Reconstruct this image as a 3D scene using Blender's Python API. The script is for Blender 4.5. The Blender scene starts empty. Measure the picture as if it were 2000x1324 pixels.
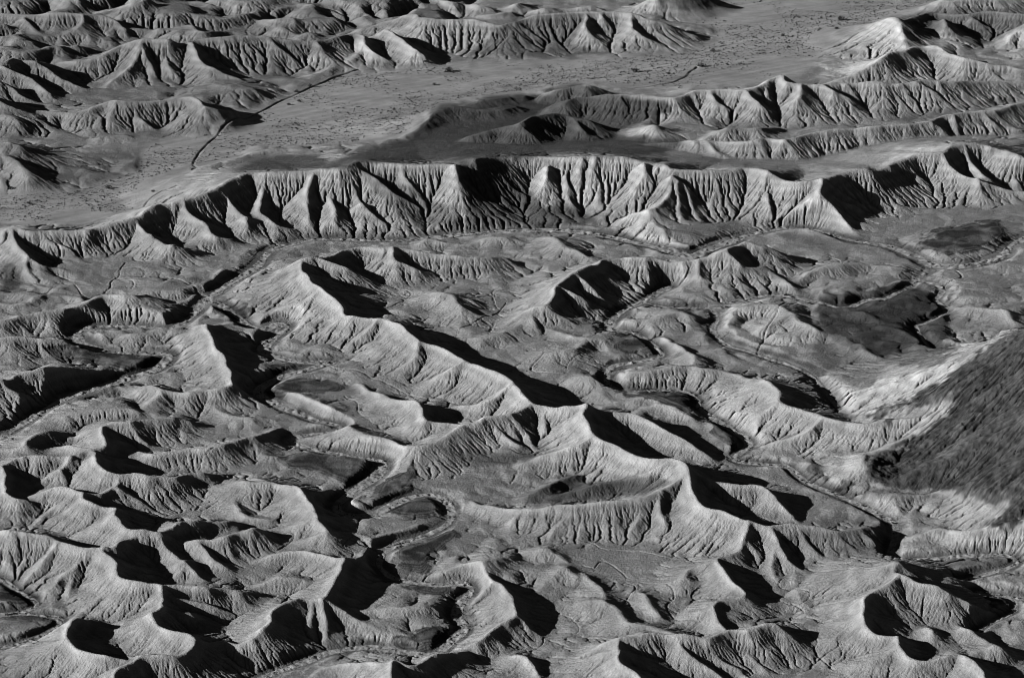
import bpy, math, time
import numpy as np
T0 = time.time()
# ------------------------------------------------------------------ camera, sky, sun
H = 500.0
PITCH = math.radians(21.0)
HFOV = math.radians(26.0)
F = 1000.0 / math.tan(HFOV / 2)          # focal length in photo pixels (photo 2000 x 1324)
SUN_EL = math.radians(19.0)
SUN_BEHIND = math.radians(14.0)          # sun stands left, a little behind the camera
sc = bpy.context.scene
cd = bpy.data.cameras.new("camera"); cam = bpy.data.objects.new("camera", cd)
sc.collection.objects.link(cam); sc.camera = cam
cam.location = (0, 0, H); cam.rotation_euler = (math.pi/2 - PITCH, 0, 0)
cd.sensor_fit = 'HORIZONTAL'; cd.sensor_width = 36; cd.lens = 18 / math.tan(HFOV/2)
cd.clip_start = 1; cd.clip_end = 60000
w = bpy.data.worlds.new("World"); sc.world = w; w.use_nodes = True
nt = w.node_tree; nt.nodes.clear()
sky = nt.nodes.new('ShaderNodeTexSky'); sky.sky_type = 'NISHITA'; sky.sun_disc = False
sky.air_density = .3; sky.dust_density = 0; sky.sun_elevation = SUN_EL; sky.sun_rotation = math.radians(270) - SUN_BEHIND
bw = nt.nodes.new('ShaderNodeSeparateColor')   # a black-and-white picture taken through a red filter: only the sky's red counts
bg = nt.nodes.new('ShaderNodeBackground'); bg.inputs[1].default_value = 0.05
wo = nt.nodes.new('ShaderNodeOutputWorld')
nt.links.new(sky.outputs[0], bw.inputs[0]); nt.links.new(bw.outputs[0], bg.inputs[0]); nt.links.new(bg.outputs[0], wo.inputs[0])
sd = bpy.data.lights.new("sun", 'SUN'); sd.energy = 5.0; sd.angle = math.radians(0.5); sd.color = (1, 1, 1)
sun = bpy.data.objects.new("sun", sd); sc.collection.objects.link(sun)
sx, sy, sz = -math.cos(SUN_EL)*math.cos(SUN_BEHIND), -math.cos(SUN_EL)*math.sin(SUN_BEHIND), math.sin(SUN_EL)
import mathutils
sun.rotation_euler = mathutils.Vector((sx, sy, sz)).to_track_quat('Z', 'Y').to_euler()
sun.location = (-400, 800, 600)
sc.view_settings.view_transform = 'Standard'; sc.view_settings.look = 'None'
sc.view_settings.exposure = 0.5; sc.view_settings.gamma = 1.0
sc.cycles.filter_width = 1.0; sc.cycles.max_bounces = 2; sc.cycles.diffuse_bounces = 0; sc.cycles.glossy_bounces = 0
# ------------------------------------------------------------------ grid: uniform in (x/y, ln y), so cells are square on the ground
DS = 0.00050
S0, S1 = -0.335, 0.40
Y0, Y1 = 800.0, 2640.0
NX = int((S1 - S0) / DS); NY = int(math.log(Y1 / Y0) / DS)
NX -= NX % 4; NY -= NY % 4
rng = np.random.default_rng(7)

def up2(a, shape):                     # smooth enlargement of a small lattice to shape
    h, w_ = a.shape
    yy = np.linspace(0, h - 1.001, shape[0]); xx = np.linspace(0, w_ - 1.001, shape[1])
    yi = yy.astype(int); xi = xx.astype(int); fy = yy - yi; fx = xx - xi
    fy = fy*fy*(3 - 2*fy); fx = fx*fx*(3 - 2*fx)
    r = a[yi]*(1 - fy)[:, None] + a[yi + 1]*fy[:, None]
    return (r[:, xi]*(1 - fx) + r[:, xi + 1]*fx).astype(np.float32)
def noise(cell, shape, octaves=1, gain=.5, aspect=1.0):
    out = np.zeros(shape, np.float32); amp = 1.0
    for o in range(octaves):
        n = rng.standard_normal((int(shape[0]/cell*aspect) + 3, int(shape[1]/cell) + 3)).astype(np.float32)
        out += amp*up2(n, shape); cell /= 2; amp *= gain
        if cell < 2: break
    return out
def noise1(n, cell):
    k = rng.standard_normal(int(n/cell) + 4)
    x = np.arange(n)/cell; i = x.astype(int); f = x - i; f = f*f*(3 - 2*f)
    return k[i]*(1 - f) + k[i + 1]*f

cp, sp_ = math.cos(PITCH), math.sin(PITCH)
def px2w(px, py, hp=0.0):
    """photo pixel of a point standing hp photo-pixels tall -> world x, y, z"""
    u = (px - 1000)/F; v = (py - 662)/F
    dx, dy, dz = u, cp - v*sp_, -sp_ - v*cp
    t0 = H/(-dz); Yg = dy*t0
    slant = math.hypot(Yg, H)
    z = hp*slant/F/ (Yg/slant)
    t = (H - z)/(-dz)
    return dx*t, dy*t, z
def w2px(X, Y, Z):
    dep = Y*cp + (H - Z)*sp_
    vv = (H - Z)*cp - Y*sp_
    return 1000 + F*X/dep, 662 + F*vv/dep

tt = math.log(Y0) + np.arange(NY)*DS
ss = S0 + np.arange(NX)*DS
YY1 = np.exp(tt)
Yw = np.repeat(YY1[:, None], NX, 1).astype(np.float32)
Xw = (ss[None, :]*Yw).astype(np.float32)
PXM = (Yw*DS/2).astype(np.float32)       # metres per photo pixel, across

# ------------------------------------------------------------------ traced crests: (front slope, back slope, gully strength, [(px, py, height px), ...])
A, B, C, D, B2, E = (.77, .77, .24, 1.75), (.78, .26, .09, 1.35), (.5, .5, .16, 1.9), (.74, .74, .11, 1.7), (.8, .5, .25, 1.5), (.66, .66, .05, 1.45)
RIDGES = []
def R(kind, s, group=None): RIDGES.append((kind, [tuple(float(v) for v in q.split(',')) for q in s.split()], group))
# top left
R(A, "-80,20,30 10,25,35 100,25,40 190,25,38 240,45,25 260,75,5")
R(A, "160,28,38 150,58,22 120,86,0")
R(A, "47,32,35 70,60,20 95,88,0")
R(A, "-30,42,34 10,45,30 40,60,18 65,98,0")
R(A, "195,25,20 225,12,30 265,0,45 285,-5,46 300,10,36 340,28,18 385,30,3")
R(A, "-40,118,12 0,112,15 60,106,18 110,88,25 150,92,15 185,103,3")
R(A, "100,122,15 175,113,30 240,85,45 275,74,55 312,75,55 350,81,50 375,75,50 500,70,48 537,70,46 582,77,40 615,75,40 660,72,38 687,63,38 715,66,40")
R(A, "275,74,55 268,95,45 255,120,32 215,165,8 205,178,0")
R(A, "276,84,50 283,100,42 300,130,24 315,165,0")
R(A, "312,76,55 325,108,34 340,140,18 368,152,0")
R(A, "375,80,50 385,105,38 415,130,26 450,152,12 487,172,0")
R(A, "430,75,48 460,98,32 500,125,8")
R(A, "470,72,48 500,95,32 530,125,5")
R(A, "530,72,46 560,100,28 596,138,0")
R(A, "612,76,40 625,90,32 640,110,18 668,137,0")
R(A, "715,66,40 712,80,32 700,110,14 672,135,0")
R(A, "712,80,32 750,110,16 778,130,0")
R(A, "750,55,40 775,62,38 800,88,30 825,105,20 835,127,0")
R(A, "-60,110,50 0,120,45 30,110,45 60,115,42 100,123,30")
R(A, "0,125,45 60,150,30 100,180,15 120,205,0")
R(A, "60,115,42 110,140,26 170,185,0")
R(A, "-20,150,42 10,160,35 50,190,15 70,205,0")
R(A, "-60,165,52 0,192,44 40,212,32 62,225,18 68,262,0")
R(A, "62,218,15 130,216,25 160,211,28 215,195,38 240,195,40 320,193,38 360,186,42 378,187,42 395,200,38 405,222,24 410,255,0")
R(A, "240,195,38 255,215,25 280,235,15 318,258,0")
R(A, "378,187,40 350,230,15 320,258,0")
R(A, "400,203,40 430,210,30 460,214,14")
R(C, "190,270,6 225,264,10 255,268,6")
R(C, "-60,285,38 0,278,38 35,278,40 48,282,40 75,300,20 100,318,0")
R(C, "-30,300,38 30,306,32 58,333,26 95,350,8 125,372,0")
R(C, "58,333,26 40,350,14 10,372,0")
# top middle
R(A, "500,38,12 535,35,25 572,33,28 585,45,20 615,72,0")
R(A, "545,20,18 590,5,25 615,8,28 635,25,15 655,42,0")
R(A, "640,5,20 665,-5,32 685,12,22 700,20,22 725,30,12 748,42,0")
R(A, "690,-5,30 720,-8,28 755,5,22 790,25,3")
R(A, "800,-12,30 825,8,16 850,24,0")
R(A, "850,-8,24 880,5,20 905,5,14 925,20,0")
R(A, "400,30,8 440,10,22 480,0,30 520,-8,34")
R(A, "420,45,12 465,28,22 500,22,22 520,40,5")
R(A, "360,45,6 420,40,14 460,52,6")
R(A, "60,5,16 110,-4,24 150,8,12")
R(A, "740,45,25 770,31,38 810,27,45 820,32,46 850,36,45 925,36,45 975,47,38 1000,40,40 1040,28,46 1147,22,48 1200,20,48 1227,22,48 1270,38,38 1325,57,22 1378,82,0")
R(A, "810,27,45 820,55,30 845,85,12 872,105,0")
R(A, "845,36,45 875,62,25 908,95,0")
R(A, "1147,24,46 1150,50,36 1165,75,20 1185,98,3")
R(A, "1147,42,38 1120,68,20 1118,92,0")
R(A, "1227,25,46 1232,50,35 1224,72,20 1222,102,0")
R(A, "1232,50,36 1265,75,20 1290,100,0")
R(A, "1245,25,45 1280,60,25 1322,95,0")
R(A, "1170,24,47 1180,50,30 1190,80,8")
R(C, "1005,42,40 985,65,25 930,105,3")
R(A, "1245,20,3 1262,5,20 1280,-10,36 1330,-20,40 1400,-5,20 1425,8,0")
R(A, "1285,-8,36 1292,10,18 1300,28,0")
R(A, "1310,-12,36 1325,10,14 1335,24,0")
R(A, "1045,18,12 1065,12,16 1100,18,8 1150,10,13 1185,20,5")
R(A, "1000,10,14 1020,3,18 1055,10,0")
R(A, "925,30,5 960,25,10 1000,18,12")
# top right
R(C, "1650,80,2 1675,62,15 1740,37,45 1755,45,44 1762,65,36 1770,83,26 1800,90,18")
R(A, "1630,157,10 1670,140,22 1717,112,38 1745,98,42 1770,94,42 1807,87,42 1828,86,44 1855,100,38 1885,110,34 1930,118,30 1960,125,25 2000,133,20 2060,150,5")
R(A, "1720,112,38 1750,132,22 1790,158,0")
R(A, "1785,95,40 1800,120,22 1815,152,0")
R(A, "1807,90,40 1830,120,20 1852,148,0")
R(A, "1755,38,42 1812,24,36 1875,26,36 1940,22,38 2010,28,38 2060,35,30")
R(A, "1845,32,38 1850,48,35 1870,65,20 1890,92,0")
R(A, "1900,30,36 1925,50,20 1950,70,0")
R(A, "2010,40,38 1985,55,25 1960,90,5")
R(A, "1780,30,38 1795,50,24 1815,75,0")
R(A, "1800,15,8 1840,-5,30 1880,0,26 1930,-8,30 1990,0,20")
R(A, "1090,212,15 1100,200,25 1125,189,30 1212,185,38 1312,186,40 1355,176,42 1400,171,45 1455,171,45 1500,155,50 1530,147,52 1537,158,52 1597,160,48 1630,157,46 1705,158,44 1757,158,44 1785,156,44 1850,155,38 1890,154,34 1960,158,25 2040,160,18")
R(A, "1060,188,10 1120,165,28 1145,160,34 1165,168,26 1190,182,12 1240,188,0")
R(C, "1295,185,5 1325,175,9 1355,177,6")
R(A, "1212,188,38 1235,215,20 1255,247,0")
R(A, "1240,187,38 1262,215,18 1272,240,0")
R(A, "1275,187,38 1300,215,18 1325,242,0")
R(A, "1330,183,40 1350,210,20 1385,243,0")
R(A, "1382,172,44 1405,197,32 1430,220,15 1453,241,0")
R(A, "1352,178,42 1375,205,22 1390,225,8")
R(A, "1457,175,45 1475,195,35 1500,215,22 1530,240,0")
R(A, "1565,162,50 1560,185,40 1540,205,24 1512,222,6")
R(A, "1500,156,50 1495,185,34 1478,215,8")
R(A, "1598,161,48 1635,180,38 1665,195,25 1705,212,3")
R(A, "1590,161,49 1600,190,28 1620,225,2")
R(A, "1570,165,48 1580,200,20 1585,232,0")
R(A, "1650,160,46 1672,180,30 1690,195,14")
R(A, "1708,160,44 1740,195,20 1765,218,0")
R(A, "1757,160,44 1780,190,20 1792,215,0")
R(A, "1785,157,44 1830,180,26 1890,203,3")
R(A, "1835,157,40 1865,180,18 1885,192,3")
R(A, "1370,274,8 1405,256,20 1437,250,22 1490,247,20 1520,250,8")
R(A, "1240,280,10 1300,277,22 1350,273,30 1405,272,34 1470,275,36 1500,267,38 1530,268,40 1550,264,42 1583,255,42 1640,250,42 1685,244,42 1750,240,42 1817,234,42 1845,225,42 1900,215,44 1920,213,44 1950,212,42 2000,197,45 2060,185,45")
R(A, "1355,275,30 1380,300,15 1410,318,0")
R(A, "1372,272,32 1420,300,20 1500,330,0")
R(A, "1500,268,38 1512,290,22 1520,315,0")
R(A, "1532,270,40 1565,290,24 1592,312,2")
R(A, "1575,258,42 1600,282,22 1630,310,0")
R(A, "1637,251,42 1660,270,26 1705,297,0")
R(A, "1685,245,42 1700,268,20 1722,290,0")
R(A, "1735,242,41 1755,262,20 1782,287,0")
R(A, "1780,238,41 1800,258,22 1820,280,0")
R(A, "1827,235,42 1850,252,26 1870,277,0")
R(A, "1868,223,43 1885,250,18 1892,272,0")
R(A, "1922,214,44 1950,240,26 1990,270,0")
# long scarp
R(B2, "-60,450,36 0,445,38 25,441,40 70,449,36 162,448,36 180,444,36 225,432,38 262,422,42 297,403,48 337,393,50 362,386,54 400,372,58 435,356,62")
R(B, "435,356,62 485,333,66 520,333,68 600,331,70 670,331,72 700,320,74 760,316,76 900,318,76 930,314,75 1000,300,74 1100,302,74 1200,303,74 1240,308,72 1300,320,68 1315,325,68 1420,333,60 1450,330,60 1500,335,62 1540,346,60 1600,347,62 1635,338,56 1675,334,54 1712,331,54 1760,310,56 1800,297,58 1837,294,60 1855,281,62 1910,276,62 1940,285,56 1970,298,52 2000,308,48 2060,325,40")
R(D, "25,441,40 35,475,35 60,500,28 90,515,20 140,537,0")
R(D, "10,448,38 0,480,22 -20,520,0")
R(D, "30,470,34 20,510,16 15,545,0")
R(D, "50,500,28 55,530,12 75,560,0")
R(D, "70,451,34 110,465,28 140,485,16 168,494,3")
R(D, "160,449,36 150,475,20 172,490,10 190,494,0")
R(D, "205,440,36 210,470,16 205,490,0")
R(D, "235,432,38 228,465,18 225,492,0")
R(D, "262,423,42 300,458,34 332,477,28 375,486,15 398,500,0")
R(D, "262,430,38 262,465,16 255,495,0")
R(D, "290,450,36 285,480,16 275,500,0")
R(D, "332,477,28 332,495,14 328,512,0")
R(D, "363,386,54 372,405,46 400,430,34 414,452,26 440,462,18 455,485,3")
R(D, "345,395,50 335,430,28 348,460,6")
R(D, "395,428,34 375,455,12 365,470,2")
R(D, "412,452,26 385,475,6")
R(D, "440,362,60 460,395,46 480,420,34 500,432,24 548,468,0")
R(D, "480,420,34 478,450,16 470,472,0")
R(D, "512,335,67 508,370,52 505,405,38 540,430,26 590,455,2")
R(D, "520,336,66 540,375,44 575,425,8")
R(D, "548,333,68 552,360,50 562,385,30")
R(D, "607,340,66 600,375,50 603,410,32 605,440,12 600,457,0")
R(D, "635,333,70 632,355,54 630,378,34")
R(D, "672,338,70 650,365,56 655,387,48 658,415,32 655,462,0")
R(D, "672,338,70 695,360,58 708,392,40 704,420,20 700,458,0")
R(D, "708,394,38 740,430,18 772,455,0")
R(D, "708,392,38 755,393,36 790,405,30 808,425,18 812,452,0")
R(D, "755,393,34 765,420,16 775,440,3")
R(D, "690,325,73 740,345,64 775,375,50 830,400,30 900,428,8 915,438,0")
R(D, "750,318,75 760,340,60 768,362,42")
R(D, "790,320,75 795,345,64 808,370,46 824,397,22")
R(D, "795,345,62 780,365,46")
R(D, "840,320,75 835,360,48 850,395,22 848,412,6")
R(D, "885,322,75 895,360,56 900,400,24 908,434,0")
R(D, "865,322,75 870,370,44 878,410,10")
R(D, "945,312,74 985,340,56 1030,375,34 1055,405,8")
R(D, "1000,302,73 1010,330,54 1035,352,36")
R(D, "1068,312,72 1062,338,58 1045,368,36 1050,400,8")
R(D, "1100,305,73 1108,345,52 1108,378,28 1070,405,6")
R(D, "1108,380,28 1120,410,12 1140,440,0")
R(D, "1135,306,73 1132,340,54 1132,375,28 1125,388,14")
R(D, "1160,306,73 1158,345,50 1140,385,14")
R(D, "1185,306,72 1186,345,50 1172,375,32 1158,395,20 1165,422,0")
R(D, "1215,308,72 1212,345,48 1205,385,16")
R(D, "1262,318,70 1262,335,62 1235,365,42 1195,412,3")
R(D, "1288,322,68 1275,350,52 1255,395,20")
R(D, "1312,325,68 1316,345,60 1290,382,44 1266,398,40 1225,415,22 1200,440,3")
R(D, "1266,398,40 1272,425,22 1290,445,12 1300,478,0")
R(D, "1316,340,62 1340,362,48 1350,395,30 1375,430,8")
R(D, "1325,345,60 1325,395,34 1345,440,5")
R(D, "1385,332,60 1400,365,40 1402,405,8")
R(D, "1420,334,60 1418,365,40 1402,400,10")
R(D, "1500,336,62 1475,360,48 1440,395,22 1408,415,3")
R(D, "1480,362,46 1470,395,26 1470,438,0")
R(D, "1500,345,58 1498,390,34 1500,440,0")
R(D, "1540,350,58 1538,395,32 1540,438,0")
R(D, "1570,350,58 1568,395,32 1572,438,0")
R(D, "1600,348,62 1600,380,50 1625,410,36 1660,445,16 1700,475,0")
R(D, "1600,380,48 1595,415,24 1590,442,0")
R(D, "1625,410,34 1630,440,12 1645,460,0")
R(D, "1605,350,60 1640,380,46 1700,398,20 1755,413,0")
R(D, "1630,375,46 1655,405,24 1682,432,2")
R(D, "1675,336,54 1705,360,34 1722,395,4")
R(D, "1715,333,54 1740,365,32 1765,393,0")
R(D, "1745,322,55 1765,355,30 1778,395,0")
R(D, "1775,306,57 1800,345,34 1822,386,0")
R(D, "1810,298,58 1830,335,34 1850,375,4")
R(D, "1840,296,60 1862,325,46 1912,343,38 1940,352,30 1985,369,18 2040,380,10")
R(D, "1908,345,37 1890,375,16 1870,403,0")
R(D, "1912,345,37 1915,375,18 1912,405,0")
R(D, "1930,352,32 1945,380,12 1955,400,0")
R(D, "1880,280,62 1900,310,48 1925,340,34")
R(D, "1930,284,57 1950,315,40 1985,350,22")
# plateau hills
R(C, "790,268,5 830,240,12 855,214,18 880,206,20 915,210,17 960,210,15 1000,206,12")
R(C, "905,205,10 960,190,14 1020,186,10")
R(A, "905,275,10 935,258,22 985,245,28 1010,238,36 1035,228,38 1075,218,40 1100,222,36 1130,245,25 1150,262,12 1190,272,0")
R(A, "1012,240,36 1045,265,18 1080,282,0")
R(A, "1035,228,38 1075,255,18 1112,270,0")
R(A, "985,247,28 1010,270,10 1030,285,0")
R(A, "940,258,22 960,275,8 985,288,0")
R(A, "1105,228,28 1145,232,30 1162,250,14 1195,262,0")
R(C, "1215,268,2 1268,245,24 1290,252,20 1345,270,2")
R(C, "490,300,8 540,290,14 590,292,12 640,298,10 690,302,4")
# scarp foot, middle band
R(A, "585,505,45 600,499,48 625,498,46 650,495,42 687,481,38 745,478,42 765,476,44 840,490,34 872,493,32 930,498,28 985,505,15 1010,515,0")
R(A, "610,500,46 680,520,38 720,540,18 740,560,0")
R(A, "765,477,44 772,500,36 810,517,26 855,532,10 900,540,0")
R(A, "750,480,42 745,510,26 722,540,2")
R(A, "785,508,32 790,535,10 795,555,0")
R(A, "690,483,38 705,510,18 715,525,4")
R(A, "870,493,32 885,510,20 902,525,4")
R(A, "930,498,28 940,515,14 950,532,0")
R(A, "587,510,46 590,530,49 605,545,49 625,560,47 650,585,42 668,603,38 674,614,38 697,615,38 740,618,42 770,625,44 800,640,48 820,660,48 855,672,46 890,690,46 920,705,46 950,720,46 1000,738,48 1010,755,46 1040,782,43 1075,790,43 1110,793,46 1145,788,54")
R(A, "1145,788,54 1140,810,51 1157,848,47 1210,868,45 1260,893,43 1290,896,47 1318,890,54 1340,910,58 1350,940,51 1375,985,47 1440,1010,47 1458,1015,47 1500,1026,42 1560,1020,42 1605,1026,38 1635,1033,34 1675,1030,30 1700,1030,26 1745,1090,0")
R(C, "590,530,46 560,560,28 505,590,8 460,612,0")
R(C, "625,560,45 580,600,22 515,635,0")
R(C, "650,588,40 625,615,20 595,645,0")
R(C, "590,515,44 540,545,22 490,570,4")
R(A, "672,612,37 630,650,12 600,668,0")
R(A, "740,620,42 700,665,16 668,692,0")
R(A, "775,628,44 740,672,20 700,712,0")
R(A, "820,662,48 808,692,34 780,722,14 755,742,0")
R(A, "812,690,32 830,720,12 835,735,0")
R(A, "905,702,46 862,730,28 840,752,6")
R(A, "865,728,28 880,760,8 870,780,0")
R(A, "960,725,46 930,765,20 915,780,4")
R(A, "1000,742,48 975,772,34 940,785,28 880,795,12")
R(A, "1040,783,43 1000,805,44 950,810,44 930,823,40 880,826,32 840,818,32 825,810,36 817,795,38 808,782,36 760,772,24 720,762,14 700,750,6")
R(C, "535,765,6 590,775,14 640,795,18 668,820,22 712,848,24 750,855,26 765,868,26 800,869,28 850,860,32 900,832,36 930,823,38")
R(D, "800,870,26 795,890,10 790,908,0")
R(D, "850,862,30 835,885,14 832,908,0")
R(D, "905,832,36 890,865,18 870,905,0")
R(D, "950,812,44 945,845,28 925,880,10 910,900,0")
R(D, "955,812,44 985,850,24 1020,872,12")
R(D, "1000,806,44 1020,835,28 1045,870,10")
R(D, "1060,790,43 1065,830,28 1068,860,12")
R(D, "1110,796,46 1100,830,32 1080,855,18")
R(C, "808,785,34 775,795,18 745,802,4")
R(C, "825,812,34 790,830,16 755,842,2")
R(A, "1155,850,46 1120,865,38 1070,882,27 1020,905,12 1005,925,0")
R(D, "1110,868,36 1112,895,20 1100,918,4")
R(D, "1070,882,27 1062,905,12 1055,925,0")
R(D, "1210,870,44 1180,905,24 1150,925,10")
R(D, "1160,855,44 1140,890,24 1130,915,8")
R(A, "1318,892,54 1270,915,36 1220,932,22 1180,940,14")
R(A, "1340,912,58 1325,930,52 1300,948,46 1290,955,44 1250,970,40 1180,977,38 1100,983,34 1040,988,30 990,990,22 940,985,12 915,980,0")
R(A, "1120,925,14 1090,935,16 1050,955,16 1010,975,4")
R(A, "1275,930,20 1225,935,20 1160,945,18 1110,958,12 1060,975,5")
R(D, "1295,955,44 1290,985,34 1300,1020,20 1310,1050,2")
R(D, "1330,930,52 1335,975,34 1345,1010,20 1365,1050,0")
R(D, "1255,970,40 1245,1005,26 1225,1055,0")
R(D, "1210,977,38 1200,1010,22 1180,1055,0")
R(D, "1165,980,37 1150,1015,20 1120,1055,0")
R(D, "1120,983,35 1100,1015,20 1065,1058,0")
R(D, "1075,986,32 1055,1015,18 1040,1045,0")
R(D, "1020,990,26 1000,1015,14 975,1035,0")
R(D, "1375,988,46 1385,1015,34 1370,1050,10")
R(D, "1440,1012,47 1420,1040,32 1395,1070,12")
R(A, "1345,912,55 1380,930,43 1430,943,36 1485,947,32 1515,980,24 1560,1016,8")
R(A, "1145,788,54 1170,795,44 1200,802,40 1240,805,38 1255,815,36 1325,847,30 1360,870,22 1395,895,8 1402,908,0")
R(D, "1255,816,34 1262,845,18 1270,870,6")
R(D, "1300,836,31 1315,865,14 1325,885,2")
R(D, "1200,803,38 1215,830,22 1240,860,10")
R(A, "1458,1016,48 1450,1045,38 1443,1075,28 1398,1088,30 1420,1118,32 1455,1148,32 1440,1162,28 1395,1170,30 1392,1185,30 1405,1210,28 1418,1226,30")
R(D, "1450,1045,36 1475,1080,20 1495,1112,4")
R(D, "1502,1030,42 1520,1060,32 1545,1098,18 1580,1122,8 1640,1142,0")
R(D, "1512,1055,32 1505,1090,22 1510,1120,10 1530,1150,0")
R(D, "1560,1022,42 1580,1055,28 1600,1085,12 1640,1112,0")
R(D, "1605,1028,38 1622,1060,24 1645,1095,4")
R(D, "1640,1035,34 1665,1065,20 1692,1105,0")
R(D, "1672,1032,30 1710,1060,18 1742,1095,2")
R(C, "1398,1090,28 1350,1110,18 1340,1125,18 1290,1140,8 1240,1150,2")
R(C, "1392,1185,30 1350,1200,16 1310,1210,6")
# bottom middle
R(A, "1110,1290,12 1160,1262,30 1210,1245,48 1240,1238,50 1280,1232,48 1340,1240,46 1375,1243,44 1425,1226,42 1460,1226,42 1500,1210,46 1530,1228,34 1570,1262,12 1600,1290,0")
R(A, "1210,1245,48 1207,1265,52 1215,1290,52 1250,1315,50 1260,1345,48")
R(D, "1240,1240,50 1262,1275,36 1300,1340,10")
R(D, "1285,1234,48 1300,1270,32 1340,1330,6")
R(D, "1320,1240,46 1345,1272,36 1430,1340,6")
R(D, "1365,1244,44 1395,1275,28 1460,1325,4")
R(D, "1420,1230,42 1450,1265,24 1500,1320,0")
R(D, "1460,1228,42 1490,1265,22 1530,1310,0")
R(D, "1495,1214,44 1520,1260,18 1550,1290,2")
R(C, "1207,1265,50 1150,1290,26 1080,1310,6")
R(C, "1120,1180,8 1165,1172,20 1200,1183,20 1235,1215,24 1280,1222,26 1330,1238,34")
R(C, "1225,1160,6 1255,1158,14 1275,1185,16 1290,1205,14")
R(C, "1060,1090,6 1060,1073,14 1080,1080,12 1120,1110,0")
R(A, "860,1115,8 900,1105,18 925,1096,30 935,1105,30 945,1120,30 980,1135,26 1000,1150,32 1003,1170,32 1008,1195,30 975,1215,27 940,1245,24 900,1262,16 880,1268,8")
R(C, "925,1096,28 965,1092,24 1000,1092,14")
R(A, "1008,1195,28 1035,1225,16 1060,1245,3")
R(A, "895,1268,24 850,1275,36 835,1285,38 810,1298,40 770,1290,42 762,1300,46 765,1335,50")
R(A, "762,1297,44 735,1292,36 700,1290,26 640,1300,12 600,1325,3")
R(A, "980,1290,5 1010,1275,20 1030,1290,22 1050,1330,12")
# bottom right
R(C, "1560,1160,4 1640,1142,22 1700,1122,42 1745,1103,54 1758,1095,60")
R(A, "1758,1095,60 1748,1108,56 1757,1119,58 1800,1135,54 1850,1150,46 1900,1175,30 1930,1190,15 1960,1210,0")
R(A, "1757,1119,58 1735,1140,54 1700,1160,50 1692,1175,48 1690,1190,48 1692,1215,44 1715,1235,38 1755,1242,36 1755,1255,38 1770,1275,36 1800,1284,36 1850,1280,34 1875,1272,34 1900,1285,38 1925,1310,38 1930,1335,38")
R(D, "1742,1138,52 1755,1175,32 1785,1222,2")
R(D, "1772,1124,55 1785,1165,34 1830,1207,3")
R(D, "1810,1140,50 1835,1175,26 1860,1205,2")
R(D, "1850,1152,44 1875,1185,18 1895,1210,0")
R(A, "1700,1170,46 1730,1195,24 1762,1225,4")
R(A, "1775,1237,8 1815,1225,28 1825,1235,26 1850,1255,12 1865,1272,4")
R(A, "1870,1225,10 1888,1220,26 1905,1240,18 1935,1262,14")
R(A, "1900,1280,20 1925,1262,26 1952,1259,30 1985,1290,8")
R(C, "1692,1190,46 1650,1230,26 1605,1275,4")
R(C, "1720,1150,48 1660,1185,26 1590,1215,4")
R(C, "1755,1255,36 1700,1290,20 1640,1312,2")
R(C, "1925,1310,36 1880,1320,24 1830,1340,10")
R(C, "1640,1142,22 1610,1165,12 1570,1180,2")
# centre
R(A, "985,637,4 1030,603,26 1062,594,34 1082,570,40 1085,553,42 1108,535,44 1125,521,46 1160,516,42 1175,501,42 1212,501,40 1275,501,38 1320,508,34 1350,503,38 1395,497,40 1420,488,44 1435,476,48 1460,471,46 1500,480,40 1530,492,22 1562,505,0")
R(A, "1125,521,46 1132,540,38 1160,560,26 1190,590,8 1215,602,0")
R(A, "1085,553,42 1140,577,30 1160,605,0")
R(A, "1062,594,34 1095,615,20 1135,642,0")
R(A, "1030,603,26 1050,640,10 1060,658,0")
R(A, "1425,490,43 1455,515,28 1490,525,16 1527,537,0")
R(A, "1180,503,40 1200,530,22 1232,555,4")
R(A, "1225,502,40 1240,530,20 1252,550,2")
R(A, "1290,503,37 1272,540,14 1262,560,0")
R(A, "1330,508,34 1318,540,14 1305,562,0")
R(A, "1360,503,38 1362,535,22 1395,560,6 1430,577,0")
R(A, "1392,498,40 1400,530,20 1425,560,0")
R(A, "1428,492,40 1440,530,16 1460,558,0")
R(A, "1470,520,22 1480,545,10 1495,560,0")
R(C, "840,572,12 870,567,26 885,572,26 900,588,24 903,605,18 890,625,4")
R(C, "890,572,22 920,582,18 940,600,8")
R(C, "745,615,4 780,608,8 820,620,6")
R(C, "1050,465,8 1085,467,16 1097,480,18 1125,490,16 1150,502,14")
R(A, "780,478,5 825,475,10 847,467,14 870,473,10 912,473,9 950,462,15 990,461,13 1015,470,4")
R(A, "1000,463,8 1015,470,8 1030,482,0")
R(C, "1400,610,6 1440,602,12 1500,600,16 1545,608,18 1562,624,18 1600,645,12 1620,662,3")
R(C, "1545,612,16 1500,640,7 1450,660,2")
R(C, "1220,625,6 1290,622,14 1330,612,14 1345,625,8")
R(C, "1180,725,10 1240,728,16 1345,716,22 1370,720,22 1420,722,20 1460,735,26 1485,738,34 1500,745,38 1520,760,38 1522,778,38 1540,790,36 1575,800,36 1612,812,36 1650,822,36 1700,823,40 1750,818,44 1800,812,48 1850,800,56")
R(C, "1485,742,32 1440,775,14 1400,790,0")
R(C, "1522,780,38 1480,818,20 1455,848,2")
R(D, "1612,812,36 1570,842,26 1510,868,8 1470,880,0")
R(D, "1590,830,28 1600,865,10 1605,895,0")
R(D, "1640,824,34 1650,860,12 1655,888,0")
R(D, "1680,826,34 1685,855,14 1690,880,2")
R(D, "1720,824,36 1715,855,16 1715,880,4")
R(D, "1355,718,20 1362,740,8 1370,760,0")
R(D, "1300,722,18 1300,745,6 1298,760,0")
R(D, "1410,724,18 1420,742,6")
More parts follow.
